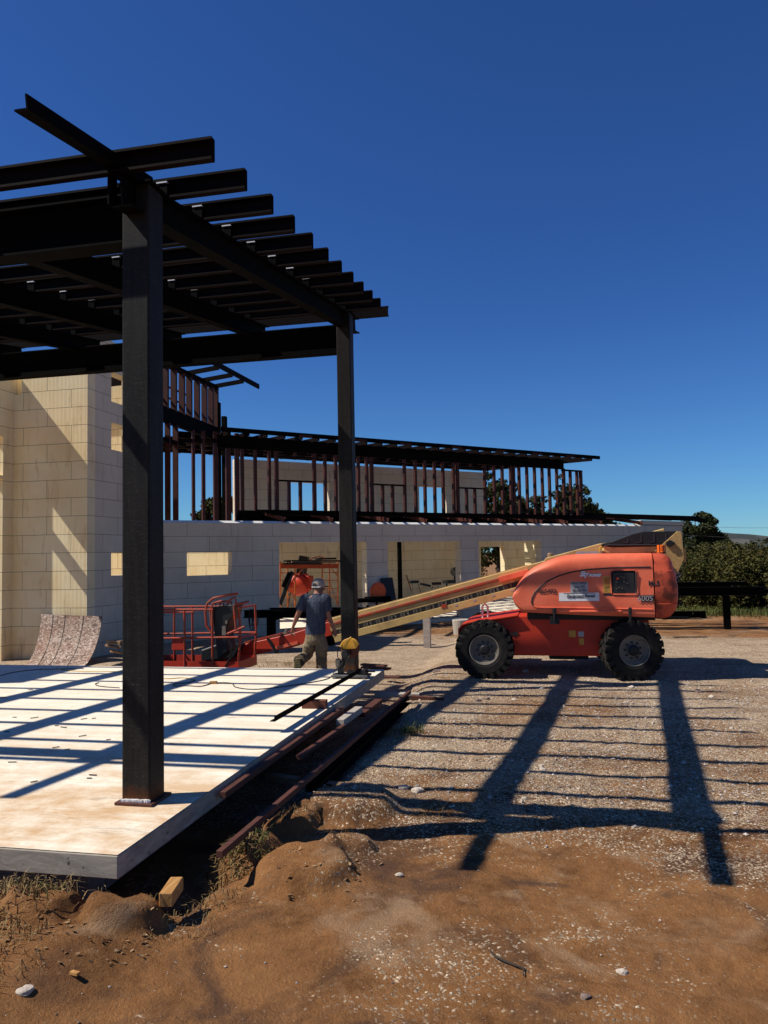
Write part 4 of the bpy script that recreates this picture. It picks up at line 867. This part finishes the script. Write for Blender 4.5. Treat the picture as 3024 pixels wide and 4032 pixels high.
# curved board leaning on the tower
m_osb=None
def mk_osb():
    t=NT('strand_board'); v=t.coord(); vo=t.n('ShaderNodeTexVoronoi'); vo.inputs['Scale'].default_value=26; mp=t.n('ShaderNodeMapping'); mp.inputs['Scale'].default_value=(1,.6,1.8); t.l(v,mp.inputs[0])
    n=t.n('ShaderNodeTexNoise'); n.inputs['Scale'].default_value=8; t.l(mp.outputs[0],n.inputs['Vector']); ad=t.n('ShaderNodeVectorMath',operation='ADD'); sc2=t.n('ShaderNodeVectorMath',operation='SCALE'); sc2.inputs[3].default_value=.25
    t.l(n.outputs['Color'],sc2.inputs[0]); t.l(mp.outputs[0],ad.inputs[0]); t.l(sc2.outputs[0],ad.inputs[1]); t.l(ad.outputs[0],vo.inputs['Vector'])
    s=t.n('ShaderNodeSeparateColor'); t.l(vo.outputs['Color'],s.inputs[0])
    c=t.ramp(s.outputs[0],[(0,(.10,.06,.045)),(.45,(.26,.17,.12)),(.8,(.44,.33,.26)),(1,(.55,.45,.37))])
    c=t.mix(t.ramp(t.noise(v,1.6,4),[(.5,(0,0,0)),(.7,(.5,.5,.5))]),c,(.22,.09,.04)); return t.out(c,.7,0,t.bump(s.outputs[1],.5,.006),.2)
m_osb=mk_osb()
q=MB(); n1,n2=18,10; g_=[]
bl=P(100,2632,Y=14.3).x; br=P(330,2632,Y=14.3).x; tl=P(161,2411,Y=15.2).x; tr=P(400,2424,Y=15.2).x
for t_ in(0,.012):
    for i in range(n1+1):
        s_=i/n1; a=s_*1.15; y=14.28+.95*math.sin(a)/math.sin(1.15)*.98; z=-.56+(1-math.cos(a))/(1-math.cos(1.15))*1.02
        z=lerp(z,-.56+1.02*s_,.35)
        for j in range(n2+1):
            u=j/n2; g_.append((lerp(lerp(bl,br,u),lerp(tl,tr,u),s_),y+t_,z+(-.05*u*s_)))
m_=(n1+1)*(n2+1); f_=[]
for i in range(n1):
    for j in range(n2):
        a=i*(n2+1)+j; f_+=[(a,a+1,a+n2+2,a+n2+1),(m_+a,m_+a+1,m_+a+n2+2,m_+a+n2+1)]
for i in range(n1):
    for j in(0,n2): a=i*(n2+1)+j; f_.append((a,a+n2+1,m_+a+n2+1,m_+a))
for j in range(n2):
    for i in(0,n1): a=i*(n2+1)+j; f_.append((a,a+1,m_+a+1,m_+a))
q.v=g_; q.f=f_; ob=tag(q.build('strand_board_sheet',m_osb,smooth=True),'curved strand board sheet leaning against the tower corner','board')
ln=MB()
for u in (.28,.45,.75): ln.tube([Vector(g_[i*(n2+1)+int(u*n2)])+Vector((0,-.004,.001)) for i in range(n1+1)],.006,5)
ln.build('chalk_line',m_black,ob)
for k,(x0,y0,x1,y1) in enumerate(((425,2524,480,2527),(428,2533,478,2536),(432,2548,482,2545),(420,2540,470,2552),(440,2563,485,2572))):
    tag(MB().bar(P(x0,y0,Y=14.9),P(x1,y1,Y=14.7),.09,.035).build('board',m_wood if k!=4 else m_amber),['topmost dark board of the pile right of the curved sheet','second board of the pile right of the curved sheet','middle crooked board of the pile right of the curved sheet','tilted board of the pile right of the curved sheet','tan board at the bottom of the pile right of the curved sheet'][k],'board','boards piled by the tower')
# ---------------------------------------------------------------- steel stock on stands, left and right of the lift
PGv=lambda x,y,v: (lambda r:(cC+r*(((O+V*v)-cC).dot(V)/r.dot(V))))(ray(x,y))
def stock(label,x0,x1,Y,z0,z1,group='long beams on stands'):
    return tag(MB().sweep(Ipf(.2,z1-z0,.016,.012),(x0,Y,(z0+z1)/2),(x1,Y,(z0+z1)/2)).build('stock_beam',m_steel),label,'steel beam',group)
YL=18.3
xa=P(962,2410,Y=YL).x; zt=P(1100,2402,Y=YL).z
stock('black steel beam on stands left of the lift, its end by the coiled cord',xa,-3.5,YL,zt-.19,zt)
stock('black steel beam lying flat behind the one with the coiled cord',xa+.5,-4.2,YL+.5,zt-.12,zt+.02)
for xk,l_ in((1068,'black stand leg under the left stock beam near the coiled cord'),(1300,'black stand leg under the left stock beam behind the person')):
    xq=P(xk,2440,Y=YL).x; tag(MB().box((xq,YL,(zt-.19-.6)/2),(.18,.18,zt-.19+.6)).box((xq,YL+.25,zt-.23),(.14,.8,.07)).build('stand',m_steel),l_,'stand','stands under the stock beams')
hk=thing('coiled_cord','coiled cord hung over the end of the left stock beam','cord')
for k in range(6):
    cxk=P(985+5*k,2400,Y=YL-.14).x; w_=.05+.012*(k%3); h_=.42+.05*((k*7)%5)
    pts=[Vector((cxk+w_*math.sin(2*PI*i/20),YL-.13-.01*k,zt+.03-h_*.5+h_*.5*math.cos(2*PI*i/20))) for i in range(21)]
    MB().tube(pts,.009,5).build('coil_loop',m_black,hk,smooth=True)
YR=22.5; xb=P(2944,2297,Y=YR).x; xc=P(2600,2300,Y=YR).x; zt=P(2900,2290,Y=YR).z
stock('upper black steel beam on a stand right of the lift',xc-4,xb,YR,zt-.10,zt)
stock('deep black steel beam under the upper one right of the lift',xc-4,xb+.35,YR-.25,zt-.36,zt-.13)
stock('long thin black beam poking out farthest right of the lift',xc-1,xb+1.0,YR+.3,zt-.34,zt-.22)
stock('black beam lying behind the deep one right of the lift',xc-4,xb-.3,YR+.9,zt-.36,zt-.12)
stock('rearmost black beam of the stock right of the lift',xc-4,xb-.1,YR+1.5,zt-.36,zt-.10)
tag(MB().box((P(2858,2400,Y=YR).x,YR-.1,(zt-.36-.6)/2),(.16,.16,zt-.36+.6)).build('stand',m_steel),'black post holding up the beams right of the lift','stand','stands under the stock beams')
tag(MB().sweep(Ipf(.25,.2),(P(2600,2390,Y=26).x,26,-.42),(P(2778,2385,Y=26).x,26,-.42)).build('ground_beam',m_steel),'dark steel beam lying on the ground behind the lift counterweight','steel beam')
tag(MB().box(P(2650,2432,Y=19.5)+Vector((0,0,0)),(.72,.3,.035)).build('steel_plate',m_steel),'dark steel plate on the gravel below the counterweight','plate')
zp=P(1680,2417,Y=18.0); tag(MB().box((zp.x,18.0,(zp.z-.6)/2),(.16,.16,zp.z+.6)).build('sunlit_stand_leg',m_grey_wood),'stand leg in a pale sunlit colour, standing under the raised boom','post')  # stand leg in the sun; its brightness is put into the pale colour
tg=P(1815,2400,Y=21); tag(MB().lathe([(.22,0),(.25,.38),(.24,.40),(.20,.38)],(tg.x,21,-.55),ax=(0,0,1),n=20).build('grey_tub',m_grey_wood),'pale grey tub on the ground behind the front wheels of the lift','tub')
# ---------------------------------------------------------------- things in the garage
Fp=lambda x,y,v: PGv(1050+x*.3014,1950+y*.3014,v)
Gp=lambda x,y,v: PGv(1500+x*.3617,1950+y*.3617,v)
sf=thing('scaffold','orange steel scaffold frame standing in the first garage opening','scaffold')
va=4.2
m_sf=worn('orange_scaffold_paint',(.55,.13,.02),.5,(.3,.08,.02),9,.7)
def seg(a,b,r=.022,name='tube',dv=0,mat=None):
    MB().rod(Fp(*a,va+dv),Fp(*b,va+dv),r,8).build(name,mat or m_sf,sf,smooth=True)
for x,dv in((370,0),(930,0),(725,.0),(180,0),(275,.9),(820,.9)): seg((x,862,),(x,1458),.026,'scaffold_post',dv)
for x0,x1 in((725,930),(180,370)):
    for y in(1010,1112,1222,1330): seg((x0,y),(x1,y),.014,'rung')
seg((390,1040),(470,965)); seg((850,965),(925,1050)); seg((740,1180),(830,1320),.014); seg((830,1150),(920,1410),.014); seg((190,1000),(350,1330),.012)
MB().bar(Fp(172,925,va),Fp(935,925,va),.06,.17).build('side_beam',worn('red_orange_beam',(.40,.06,.015),.55),sf)
for k,(x0,x1,y,l_) in enumerate(((225,700,893,'lowest'),(310,880,875,'second'),(240,955,860,'third'),(650,890,832,'topmost'))):
    tag(MB().bar(Fp(x0,y,va+.1*k),Fp(x1,y-(6 if k==3 else 0),va+.1*k),.25,.07).build('scaffold_lumber',m_black if k!=1 else m_wood),f'{l_} of the dark boards stored on top of the orange scaffold','board','boards on the scaffold')
tag(MB().tube([Fp(555,850,va),Fp(620,812,va),Fp(690,802,va),Fp(760,822,va)],.02,6).build('bent_pipe',m_rail,smooth=True),'bent reddish pipe arching over the boards on the scaffold','pipe')
mx=thing('cement_mixer','dark red mixer machine behind the scaffold frame','machine'); c0=Fp(430,1160,va+1)
MB().lathe([(.12,-.45),(.35,-.30),(.44,0),(.40,.25),(.2,.42)],c0,ax=(1,0,.5),n=20).build('drum',m_orangeD,mx,smooth=True)
MB().box((c0.x+.35,c0.y,c0.z+.05),(.25,.4,.5)).build('engine_box',m_orangeD,mx,bevel=.03)
for sx in(-.3,.3): MB().rod((c0.x+sx,c0.y-.1,c0.z-.2),(c0.x+sx*1.6,c0.y-.1,-.42),.03).build('leg',m_black,mx)
MB().bar((c0.x+.05,c0.y,c0.z+.3),(c0.x+.2,c0.y,c0.z+1.0),.3,.3).build('hopper',m_black,mx)
for k,(x0,y0,x1,y1) in enumerate(((170,1430,335,1000),(215,1200,300,1010))):
    o=MB().bar(Fp(x0,y0,3.0-.3*k),Fp(x1,y1,3.0-.3*k),.12,.10).bar(Fp(x0-9,y0-8,2.95-.3*k),Fp(x1-9,y1-8,2.95-.3*k),.02,.03); tag(o.build('leaning_steel',m_steel if k else m_black),['long dark steel length leaning inside the first garage opening','shorter dark steel length leaning beside the longer one in the first opening'][k],'steel length')
cs=thing('metal_saw','chop saw with a bright orange guard on a dark work table beside the garage pillar','saw'); vs=-.6
c0=Fp(1450,1262,vs)
MB().lathe([(0,-.05),(.23,-.05),(.28,-.02),(.28,.04),(.23,.06),(0,.06)],c0,ax=(.75,-.65,0),n=28).build('guard',worn('bright_orange_guard',(.70,.10,.015),.45),cs,bevel=0)
MB().box(Fp(1450,1358,vs),(.7,.4,.16),PI/4).build('table',m_steel,cs,bevel=.01)
MB().lathe([(.08,-.1),(.11,0),(.08,.15)],Fp(1510,1250,vs+.1),n=14).build('motor',m_black,cs)
for d in(-.25,.25): MB().box((Fp(1450,1380,vs).x+d,Fp(1450,1380,vs).y+d,-.2),(.06,.06,.75)).build('leg',m_steel,cs)
tag(MB().bar(Fp(1615,1400,-.25),Fp(1565,1080,-.1),.42,.05,up=tuple(V)).build('wide_flange',m_black),'black wide steel section leaning beside the second garage pillar','steel section')
wt=thing('work_table','low dark work table between the far post and the orange saw','table'); c0=Fp(1275,1372,-.9)
MB().box(c0,(1.0,.5,.10),PI/4).build('table_top',m_steel,wt)
for a_ in((-.3,-.3),(.3,.3)): MB().box((c0.x+a_[0],c0.y+a_[1],(c0.z-.55)/2),(.06,.06,c0.z+.5)).build('leg',m_steel,wt)
ms=thing('mitre_saw','dark mitre saw standing at the edge of the second garage opening','saw'); c0=Gp(775,940,2.2)
MB().box(c0,(.6,.4,.12),PI/4).build('base',m_black,ms,bevel=.01); MB().lathe([(.0,-.04),(.16,-.04),(.16,.04),(0,.04)],c0+Vector((.1,0,.35)),n=18).build('blade_guard',m_rim,ms); MB().bar(c0+Vector((.1,.1,.05)),c0+Vector((.15,.1,.5)),.1,.1).lathe([(.07,-.1),(.09,0),(.06,.1)],c0+Vector((.15,0,.45)),n=12).build('motor_arm',m_black,ms)
for d in(-.2,.2): MB().box((c0.x+d,c0.y,(c0.z-.42)/2),(.05,.05,c0.z+.42)).build('leg',m_steel,ms)
sh=thing('tool_stand','black folding tool stand inside the second garage opening','stand'); a=Gp(360,968,2.6); b=Gp(605,985,2.6)
MB().bar(a+Vector((.2,.2,0)),b-Vector((.2,.2,0)),.08,.08).build('crossbar',m_black,sh)
for p_ in(a,b): MB().box(p_+Vector((0,0,.08)),(.35,.12,.10),PI/4).build('support_arm',m_black,sh)
for p_,dx in((a,-.1),(a,.25),(b,-.25),(b,.1)): MB().rod(p_+Vector((dx*.5,dx*.5,0)),Vector((p_.x+dx*1.5,p_.y+dx*1.5,-.42)),.02,6).build('leg',m_rim,sh)
tag(MB().bar(Gp(275,868,7.3),Gp(332,1043,7.1),.06,.04).build('amber_stick',m_amber),'amber stick leaning on the yellowed rear wall','stick')
# ---------------------------------------------------------------- trees, shrubs, grass
def leaves(cs,n,sz,seed,flat=.6):
    """many small leaf faces round clump centres (x,y,z,r)"""
    rd=random.Random(seed); m=MB(); W_=[c[3]**2 for c in cs]; tot=sum(W_)
    for c,wt_ in zip(cs,W_):
        for _ in range(max(3,int(n*wt_/tot))):
            d=Vector((rd.gauss(0,1),rd.gauss(0,1),rd.gauss(0,1))).normalized()*c[3]*(rd.random()**.35)
            p=Vector(c[:3])+Vector((d.x,d.y,d.z*flat)); s=sz*rd.uniform(.6,1.5)
            a=Vector((rd.gauss(0,1),rd.gauss(0,1),rd.gauss(0,1))).normalized(); b=a.cross(Vector((rd.gauss(0,1),rd.gauss(0,1),rd.gauss(0,1)))).normalized()
            m.add([p-a*s,p-b*s*.45+a*s*.1,p+a*s,p+b*s*.45-a*s*.1],[(0,1,2,3)])
    return m
def tree(label,x,y,h,w,mat,seed,n=6000,sz=.11,kind='round',group=None):
    rd=random.Random(seed); t=thing('tree',label,'tree',group); t.location=(x,y,-.55); trunk=MB(); cs=[]
    nl=11 if kind=='round' else 12; h*=.9; w*=.78
    trunk.tube([(0,0,-.3),(.05,0,h*.3),(0,.05,h*.6),(0,0,h*.85)],[.035*h,.026*h,.016*h,.005*h],8)
    if kind=='round':
        for i in range(60):
            d=Vector((rd.gauss(0,1),rd.gauss(0,1),rd.gauss(0,1))).normalized()*rd.uniform(.45,1); d*=1+.2*noise.noise(d*2+Vector((seed,0,0)))
            p=Vector((d.x*w*.46,d.y*w*.46,h*.55+d.z*h*.40)); cs.append((p.x,p.y,p.z,w*rd.uniform(.07,.14)))
            if i%4==0: trunk.tube([(0,0,max(.2,p.z*.6)),tuple(lerp(Vector((0,0,p.z*.8)),p,.55)),tuple(p)],[.011*h,.006*h,.002*h],5)
    for i in range(nl*3 if kind!='round' else 0):
        a=rd.uniform(0,2*PI); f=rd.uniform(.18,1)
        rr=w*.5*(math.sin(PI*min(1,f*.95+.03))**.6 if kind=='round' else (1-f)**.7+.12)*rd.uniform(.3,.85)
        z=h*(.12+.80*f); p=Vector((rr*math.cos(a),rr*math.sin(a),z-.1*h if kind=='round' else z))
        if i%2==0: trunk.tube([(0,0,max(.2,p.z-.25*rr-.3)),tuple(lerp(Vector((0,0,p.z-.1)),p,.55)),tuple(p)],[.011*h,.006*h,.002*h],5)
        r=w*(.20 if kind=='round' else .14)*rd.uniform(.6,1.2); cs.append((p.x,p.y,p.z,r))
        for k in range(3):
            q_=p+Vector((rd.gauss(0,1),rd.gauss(0,1),rd.gauss(0,.8)))*r; cs.append((q_.x,q_.y,q_.z,r*.45))
    tr_=trunk.build('trunk',m_bark,t,smooth=True); cr=leaves(cs,n,sz,seed+1,.75).build('crown',mat,t,fixn=False)
    CH_OF[t]=[tr_,cr]; return t
def at(px,py,Y): p=P(px,py,Y=Y); return p
p=at(845,2100,46); tree('leafy tree seen between the left upper studs behind the building',p.x,46,at(820,1875,46).z+.7,5.0,m_leafB,11,9000,.13)
p=at(1735,2100,60); tree('small round tree top behind the middle wall opening',p.x,60,at(1735,2015,60).z+.6,4,m_leafB,12,2500,.16)
for i,(px,py,wd,l_) in enumerate(((1955,1845,5.5,'dense evergreen behind the right end of the upper studs'),(2105,1900,5,'pale evergreen just left of the last upper studs'),(2250,1860,6,'tallest evergreen tree rising past the end of the upper studs'),(2345,1975,5,'drooping evergreen right of the tallest one, above the low roof'),(2420,2035,4,'lowest evergreen tip beyond the low roof beams'))):
    p=at(px,py,48+i*1.5); tree(l_,p.x,48+i*1.5,p.z+.8,wd,m_leafB if i%2 else m_leafA,20+i,7000,.14,'cone' if i in(0,2,3) else 'round','trees behind the building')
p=at(1170,2080,58); tree('little tree in the distance behind the first wall opening',p.x,58,at(1165,2005,58).z+.6,4,m_leafA,31,2500,.16)
p=at(2735,2010,62); tree('big dark round tree behind the scrub at the right',p.x,62,at(2735,2005,62).z+1.0,6.4,m_leafA,41,26000,.11)
p=at(2560,2080,75); tree('far small tree top above the low roof beams',p.x,75,p.z+.8,4,m_leafA,42,2000,.18)
def shrub(label,x,y,h,w,mat,seed,n=5000,sz=.06,group=None):
    rd=random.Random(seed); t=thing('shrub',label,'shrub',group); t.location=(x,y,-.55); st=MB(); cs=[]
    for i in range(13):
        a=rd.uniform(0,2*PI); r=rd.uniform(.1,.5)*w; hh=h*rd.uniform(.45,.9)
        tip=Vector((r*math.cos(a),r*.8*math.sin(a),hh)); st.tube([(0,0,0),tuple(tip*.5+Vector((0,0,.1*h))),tuple(tip)],[.03,.02,.006],5)
        cs.append((tip.x,tip.y,tip.z,w*.17)); cs.append((tip.x*.9,tip.y*.9,tip.z*.55,w*.17)); cs.append((tip.x,tip.y,tip.z*.2+.15,w*.14)); cs.append((tip.x+rd.gauss(0,.2),tip.y,tip.z+w*.12,w*.06))
    a_=st.build('stems',m_bark,t,smooth=True); b_=leaves(cs,n,sz,seed+5,.9).build('foliage',mat,t,fixn=False); CH_OF[t]=[a_,b_]; return t
base=[shrub('olive scrub bush',0,0,2.5,2.8,m_leafC,51,9000),shrub('dark scrub bush',0,0,2.3,2.6,m_leafB,52,9000),shrub('scrub bush',0,0,2.6,3,m_leafC,53,9000)]
hl=[('front olive scrub bush right behind the counterweight of the lift',2700,30,0,1.0),('front dark scrub bush behind the thin beam end',2790,31,1,1.0),('front olive scrub bush above the right stand post',2880,30,2,1.0),('front olive scrub bush at the right edge of the photo',2985,29,0,1.15),
 ('second-row bush left under the big round tree',2650,36,1,1.05),('second-row bush under the right side of the big round tree',2770,37,2,1.1),('second-row bush below the hill peak',2890,36,1,1.05),('second-row bush at the right edge below the hill',3010,35,0,1.25),
 ('rear bush between the round tree and the hill',2830,45,0,1.1),('rear bush rising in front of the hill peak',2930,44,2,1.35),('rear bush in front of the hill at the right edge',3030,46,1,1.2),('rear bush behind the counterweight under the round tree',2690,46,1,1.1)]
for k,(l_,px,Y,b_,s_) in enumerate(hl):
    src=base[b_]; 
    if k<3: o=base[k]; 
    else: o=dup(src)
    o['label']=l_; o['category']='shrub'; o['group']='scrub bushes right of the lift'
    p=P(px,2300,Y=Y); o.location=(p.x,Y,-.6); o.scale=(s_,s_,s_*(.80+.05*(k%3))); o.rotation_euler=(0,0,k*1.3)
for k,(u,v,s_,l_) in enumerate(((17.0,12,1.3,'shaded bush behind the far garage opening, left'),(18.8,12.5,1.35,'shaded bush behind the far garage opening, right'),(20.5,13,1.25,'shaded bush behind the garage end'))):
    o=dup(base[k%2+0]); o['label']=l_; o['group']='bushes behind the garage'; q_=W(u,v,-.55); o.location=q_; o.scale=(s_,s_,s_); o.rotation_euler=(0,0,k)
def blades(spots,seed,mat,name,label,cat):
    rd=random.Random(seed); m=MB()
    for x,y,r,n,h in spots:
        for _ in range(n):
            a=rd.uniform(0,2*PI); d=r*math.sqrt(rd.random()); px_,py_=x+d*math.cos(a),y+d*math.sin(a); z=(gz(px_,py_) if y<16 else -.56)-.004
            b=rd.uniform(0,2*PI); L=h*rd.uniform(.4,1.3); lean=rd.uniform(.1,1.3); dx,dy=math.cos(b)*lean*L,math.sin(b)*lean*L
            wd=L*.025+.0012; s_=Vector((-math.sin(b),math.cos(b),0))*wd; p0=Vector((px_,py_,z)); p1=p0+Vector((dx*.4,dy*.4,L*.6)); p2=p0+Vector((dx,dy,L*(.95-.45*lean)))
            m.add([p0-s_,p0+s_,p1+s_*.7,p1-s_*.7],[(0,1,2,3)]); m.add([p1-s_*.7,p1+s_*.7,p2],[(0,1,2)])
    return tag(m.build(name,mat,fixn=False),label,cat,kind='stuff')
def G0(x,y,z=-.3): p=P(x,y,z=z); return p.x,p.y
sp=[]
for (x,y,r,n,h) in((900,3360,.16,260,.09),(960,3330,.16,220,.09),(1030,3130,.12,120,.06),(1100,3080,.1,60,.05),(60,3480,.3,420,.10),(150,3560,.2,260,.09),(20,3700,.2,160,.08),(330,3560,.15,80,.06),(820,3480,.2,130,.06),(1580,2905,.22,260,.07),(1500,2890,.2,140,.06),(1150,3200,.12,90,.05),(700,3600,.2,90,.05),(1200,2615,.5,260,.08),(1050,2618,.5,160,.07),(1700,3170,.15,60,.05),(1330,3290,.12,50,.05),(0,3850,.2,60,.06)):
    a,b=G0(x,y,-.22 if y>3000 else (-.55 if y<2700 else -.36)); sp.append((a,b,r,n,h))
blades(sp,3,m_grass,'dry_grass','dry straw-coloured grass around the slab corner and steel tubes','grass')
sp=[]
for (x,y,r,n,h) in((1620,2860,.14,90,.13),(970,3370,.14,120,.09),(680,3310,.08,60,.07),(100,3620,.2,80,.07)):
    a,b=G0(x,y,-.25); sp.append((a,b,r,n,h))
blades(sp,5,m_grassG,'green_weeds','green weeds among the dry grass','weeds')
sp=[(P(x,2400,Y=26).x,26+d,1.0,330,.30) for x,d in((2700,1),(2760,2),(2830,1.5),(2900,2),(2960,1),(3020,1.5),(2640,3),(2580,4),(3100,2))]
blades(sp,6,m_grassG,'verge_grass','grassy verge in front of the scrub','grass')
# ---------------------------------------------------------------- pebbles and stones
rd=random.Random(9); m=MB()
octv=[(1,0,0),(0,1,0),(-1,0,0),(0,-1,0),(0,0,.7),(0,0,-.7)]; octf=[(0,1,4),(1,2,4),(2,3,4),(3,0,4),(1,0,5),(2,1,5),(3,2,5),(0,3,5)]
cnt=0
while cnt<15000:
    x=rd.uniform(-2.3,4.6); y=2.3+11.5*rd.random()**1.25
    if abs(x+.217*y)>.62*y+.4: continue
    dens=.06+.94*sstep(5.2,6.8,y+.15*x); dens*=.25+1.5*max(0,noise.noise(Vector((x*1.3,y*1.3,4)))+.3)
    if rd.random()>dens: continue
    if x<-2.36 and y>3.9: continue
    s=rd.choice((.003,.004,.005,.006,.008,.011))*rd.uniform(.7,1.4)*(.65 if y<5.2 else 1.25); z=gz(x,y)+s*.25
    a=rd.uniform(0,PI); ca,sa=math.cos(a),math.sin(a); k1=rd.uniform(.6,1.2); k2=rd.uniform(.6,1.2)
    m.add([(x+s*(vx*k1*ca-vy*sa),y+s*(vx*k1*sa+vy*k2*ca),z+s*vz*rd.uniform(.7,1)) for vx,vy,vz in octv],octf); cnt+=1
tag(m.build('gravel',m_peb,fixn=False),'loose crushed stone scattered over the dirt','gravel',kind='stuff')
def rock(name,label,p,r,mat,seed,group=None,sq=.7):
    bm=bmesh.new(); bmesh.ops.create_icosphere(bm,subdivisions=3,radius=1); rd=random.Random(seed); o3=Vector((rd.uniform(0,50),rd.uniform(0,50),0))
    ax_=[Vector((rd.gauss(0,1),rd.gauss(0,1),rd.gauss(0,1))).normalized() for _ in range(9)]; ds=[rd.uniform(.55,.85) for _ in ax_]
    for v in bm.verts:
        c=v.co.copy()
        for a,d in zip(ax_,ds):
            k=c.dot(a)
            if k>d: c-=a*(k-d)
        c*=1+.16*noise.noise(c*2.4+o3); v.co=Vector((c.x*1.2,c.y,c.z*sq))*r
    me=bpy.data.meshes.new(name); bm.to_mesh(me); bm.free(); me.materials.append(mat)
    o=bpy.data.objects.new(name,me); COL.objects.link(o); o.location=p; return tag(o,label,'stone',group)
def on(x,y,z=-.3):
    for _ in range(4): p=P(x,y,z=z); z=gz(p.x,p.y)
    return Vector((p.x,p.y,z))
rock('white_rock','largest white rock on bare dirt at the bottom left',on(100,3902)+Vector((0,0,.004)),.036,m_rock,1)
rock('white_rock','white rock tucked under the near slab corner',on(300,3492,-.2),.05,m_rock,2)
rock('grey_pebble','smooth grey pebble near the bottom centre right',on(2302,3928),.024,m_rockb,3,sq=.9)
rock('white_chip','white stone chip just above the grey pebble on the dirt',on(2447,3828),.026,m_rock,4)
rock('stone','small white stone in the shade beside the near post',on(1180,2905,-.45),.05,m_rock,5)
Z5=lambda x,y:(1500+.9186*x,2600+.9186*y)
for i,(x,y,r,l_) in enumerate(((418,176,.065,'dark rounded lump of rock, leftmost of the pair on the gravel'),(455,168,.05,'dark rock lump just right of its larger twin'),(1357,136,.075,'dark stone right of the wide shadow below the rear wheel'),(1050,183,.05,'pale stone between the two wide shadows'),(240,50,.09,'brown dirt clod behind the sleeper ends'),(97,550,.055,'white stone by the shaded sleeper, left one'),(158,565,.065,'white stone by the shaded sleeper, right one'),(622,50,.07,'pale stones beside the front wheel'),(688,122,.05,'light stone on the shadow stripe below the front wheel'),(1418,158,.05,'pale stone right of the dark one'),(78,922,.03,'small white stone on bare dirt left of the shadow tip'),(692,468,.04,'pale stone on the left wide shadow edge'),(572,170,.045,'small pale stone left of the middle wide shadow'),(1072,118,.06,'pale stone below the chassis on a thin shadow stripe'))):
    p=on(*Z5(x,y),-.35); rock('stone',l_,p+Vector((0,0,r*.1)),r*.72,m_rockb if i in(0,1,2,4) else m_rock,60+i)
s0=None
for i in range(60):
    x=rd.uniform(1500,3024); y=2680+ (rd.random()**1.6)*520; p=on(x,y,-.4); r=rd.uniform(.012,.024)
    if s0 is None: s0=rock('small_stone','small pale stone loose on the gravel lot',p,1,m_rock,99,'small stones loose on the gravel lot'); o=s0
    else: o=dup(s0)
    o.location=p; o.scale=(r,r,r); o.rotation_euler=(rd.random()*6,rd.random()*6,rd.random()*6)
tw=[on(x,y) for x,y in((1930,3752),(1950,3775),(1990,3795),(2030,3812),(2060,3822),(2075,3828))]
tag(MB().tube([p+Vector((0,0,.012)) for p in tw],[.004,.006,.006,.005,.004,.002],6).rod(tw[4]+Vector((0,0,.012)),on(2062,3850)+Vector((0,0,.01)),.003).build('twig',m_bark,smooth=True),'dark bent twig on the dirt at the bottom','twig')
a=on(280,3834); tag(MB().bar(a+Vector((0,0,.01)),a+Vector((.045,-.012,.012)),.02,.012).build('wood_chip',m_amber),'small yellow wood chip on the dirt at the lower left','wood chip')
# leaves fallen round the slab corner
m=MB()
for i in range(260):
    x=rd.choice((rd.uniform(0,600),rd.uniform(800,1500))); y=rd.uniform(3380,3800) if x<600 else rd.uniform(3050,3560); p=on(x,y,-.25)
    s=rd.uniform(.006,.02); a=rd.uniform(0,6.3); t=rd.uniform(-.4,.4)
    m.add([p+Vector((s*math.cos(a+k*PI/2)*(1 if k%2 else .5),s*math.sin(a+k*PI/2)*(1 if k%2 else .5),.006+t*s*(k-1))) for k in range(4)],[(0,1,2,3)])
tag(m.build('fallen_leaves',mk_island('dead_leaves',(.10,.05,.025),(.38,.24,.12)),fixn=False),'dead leaves littering the dirt by the slab','leaves',kind='stuff')
# ---------------------------------------------------------------- distant hills and wires
hm_=MB(); nxh,nyh=90,14; HY=1500
hv=[]
for j in range(nyh):
    for i in range(nxh):
        x=-900+i*45; y=HY+j*45; px=x
        pk=P(2925,2090,Y=HY).x; pk2=P(520,2150,Y=HY).x
        e=36*math.exp(-((x-pk)/190)**2)+27*math.exp(-((x-pk-330)/260)**2)+15*math.exp(-((x-pk2)/300)**2)+6
        e=36*math.exp(-((x-pk)/170)**2)+16*math.exp(-((x-pk-380)/240)**2)+13*math.exp(-((x-pk2)/300)**2)+1
        e+=4*noise.noise(Vector((x*.006,y*.006,0)))+2.5*noise.noise(Vector((x*.02,y*.02,0)))+1.2*noise.noise(Vector((x*.06,y*.06,0)))
        f=max(0,math.sin(PI*j/(nyh-1))); hv.append((x,y,-3+(e+3)*f**.8))
hm_.v=hv; hm_.f=[(j*nxh+i,j*nxh+i+1,(j+1)*nxh+i+1,(j+1)*nxh+i) for j in range(nyh-1) for i in range(nxh-1)]
tag(hm_.build('hills',worn('dry_scrub_hill',(.045,.052,.048),.95,(.11,.105,.09),.02,.8,0,0,.05,(.5,.62)),smooth=True,fixn=False),kind='structure')
for k,(y0,y1,l_) in enumerate(((2068,2055,'highest thin wire running right from the building'),(2105,2098,'middle thin wire running right from the building'),(2148,2135,'lowest thin wire running right from the building'))):
    a=P(2665,y0,Y=34); b=P(3400,y1-20,Y=52); pts=[lerp(a,b,i/10)-Vector((0,0,.35*math.sin(PI*i/10))) for i in range(11)]
    tag(MB().tube(pts,.006,4).build('wire',m_rim),l_,'wire','overhead wires')
for o in list(bpy.data.objects):
    if o.name=='camera': pass
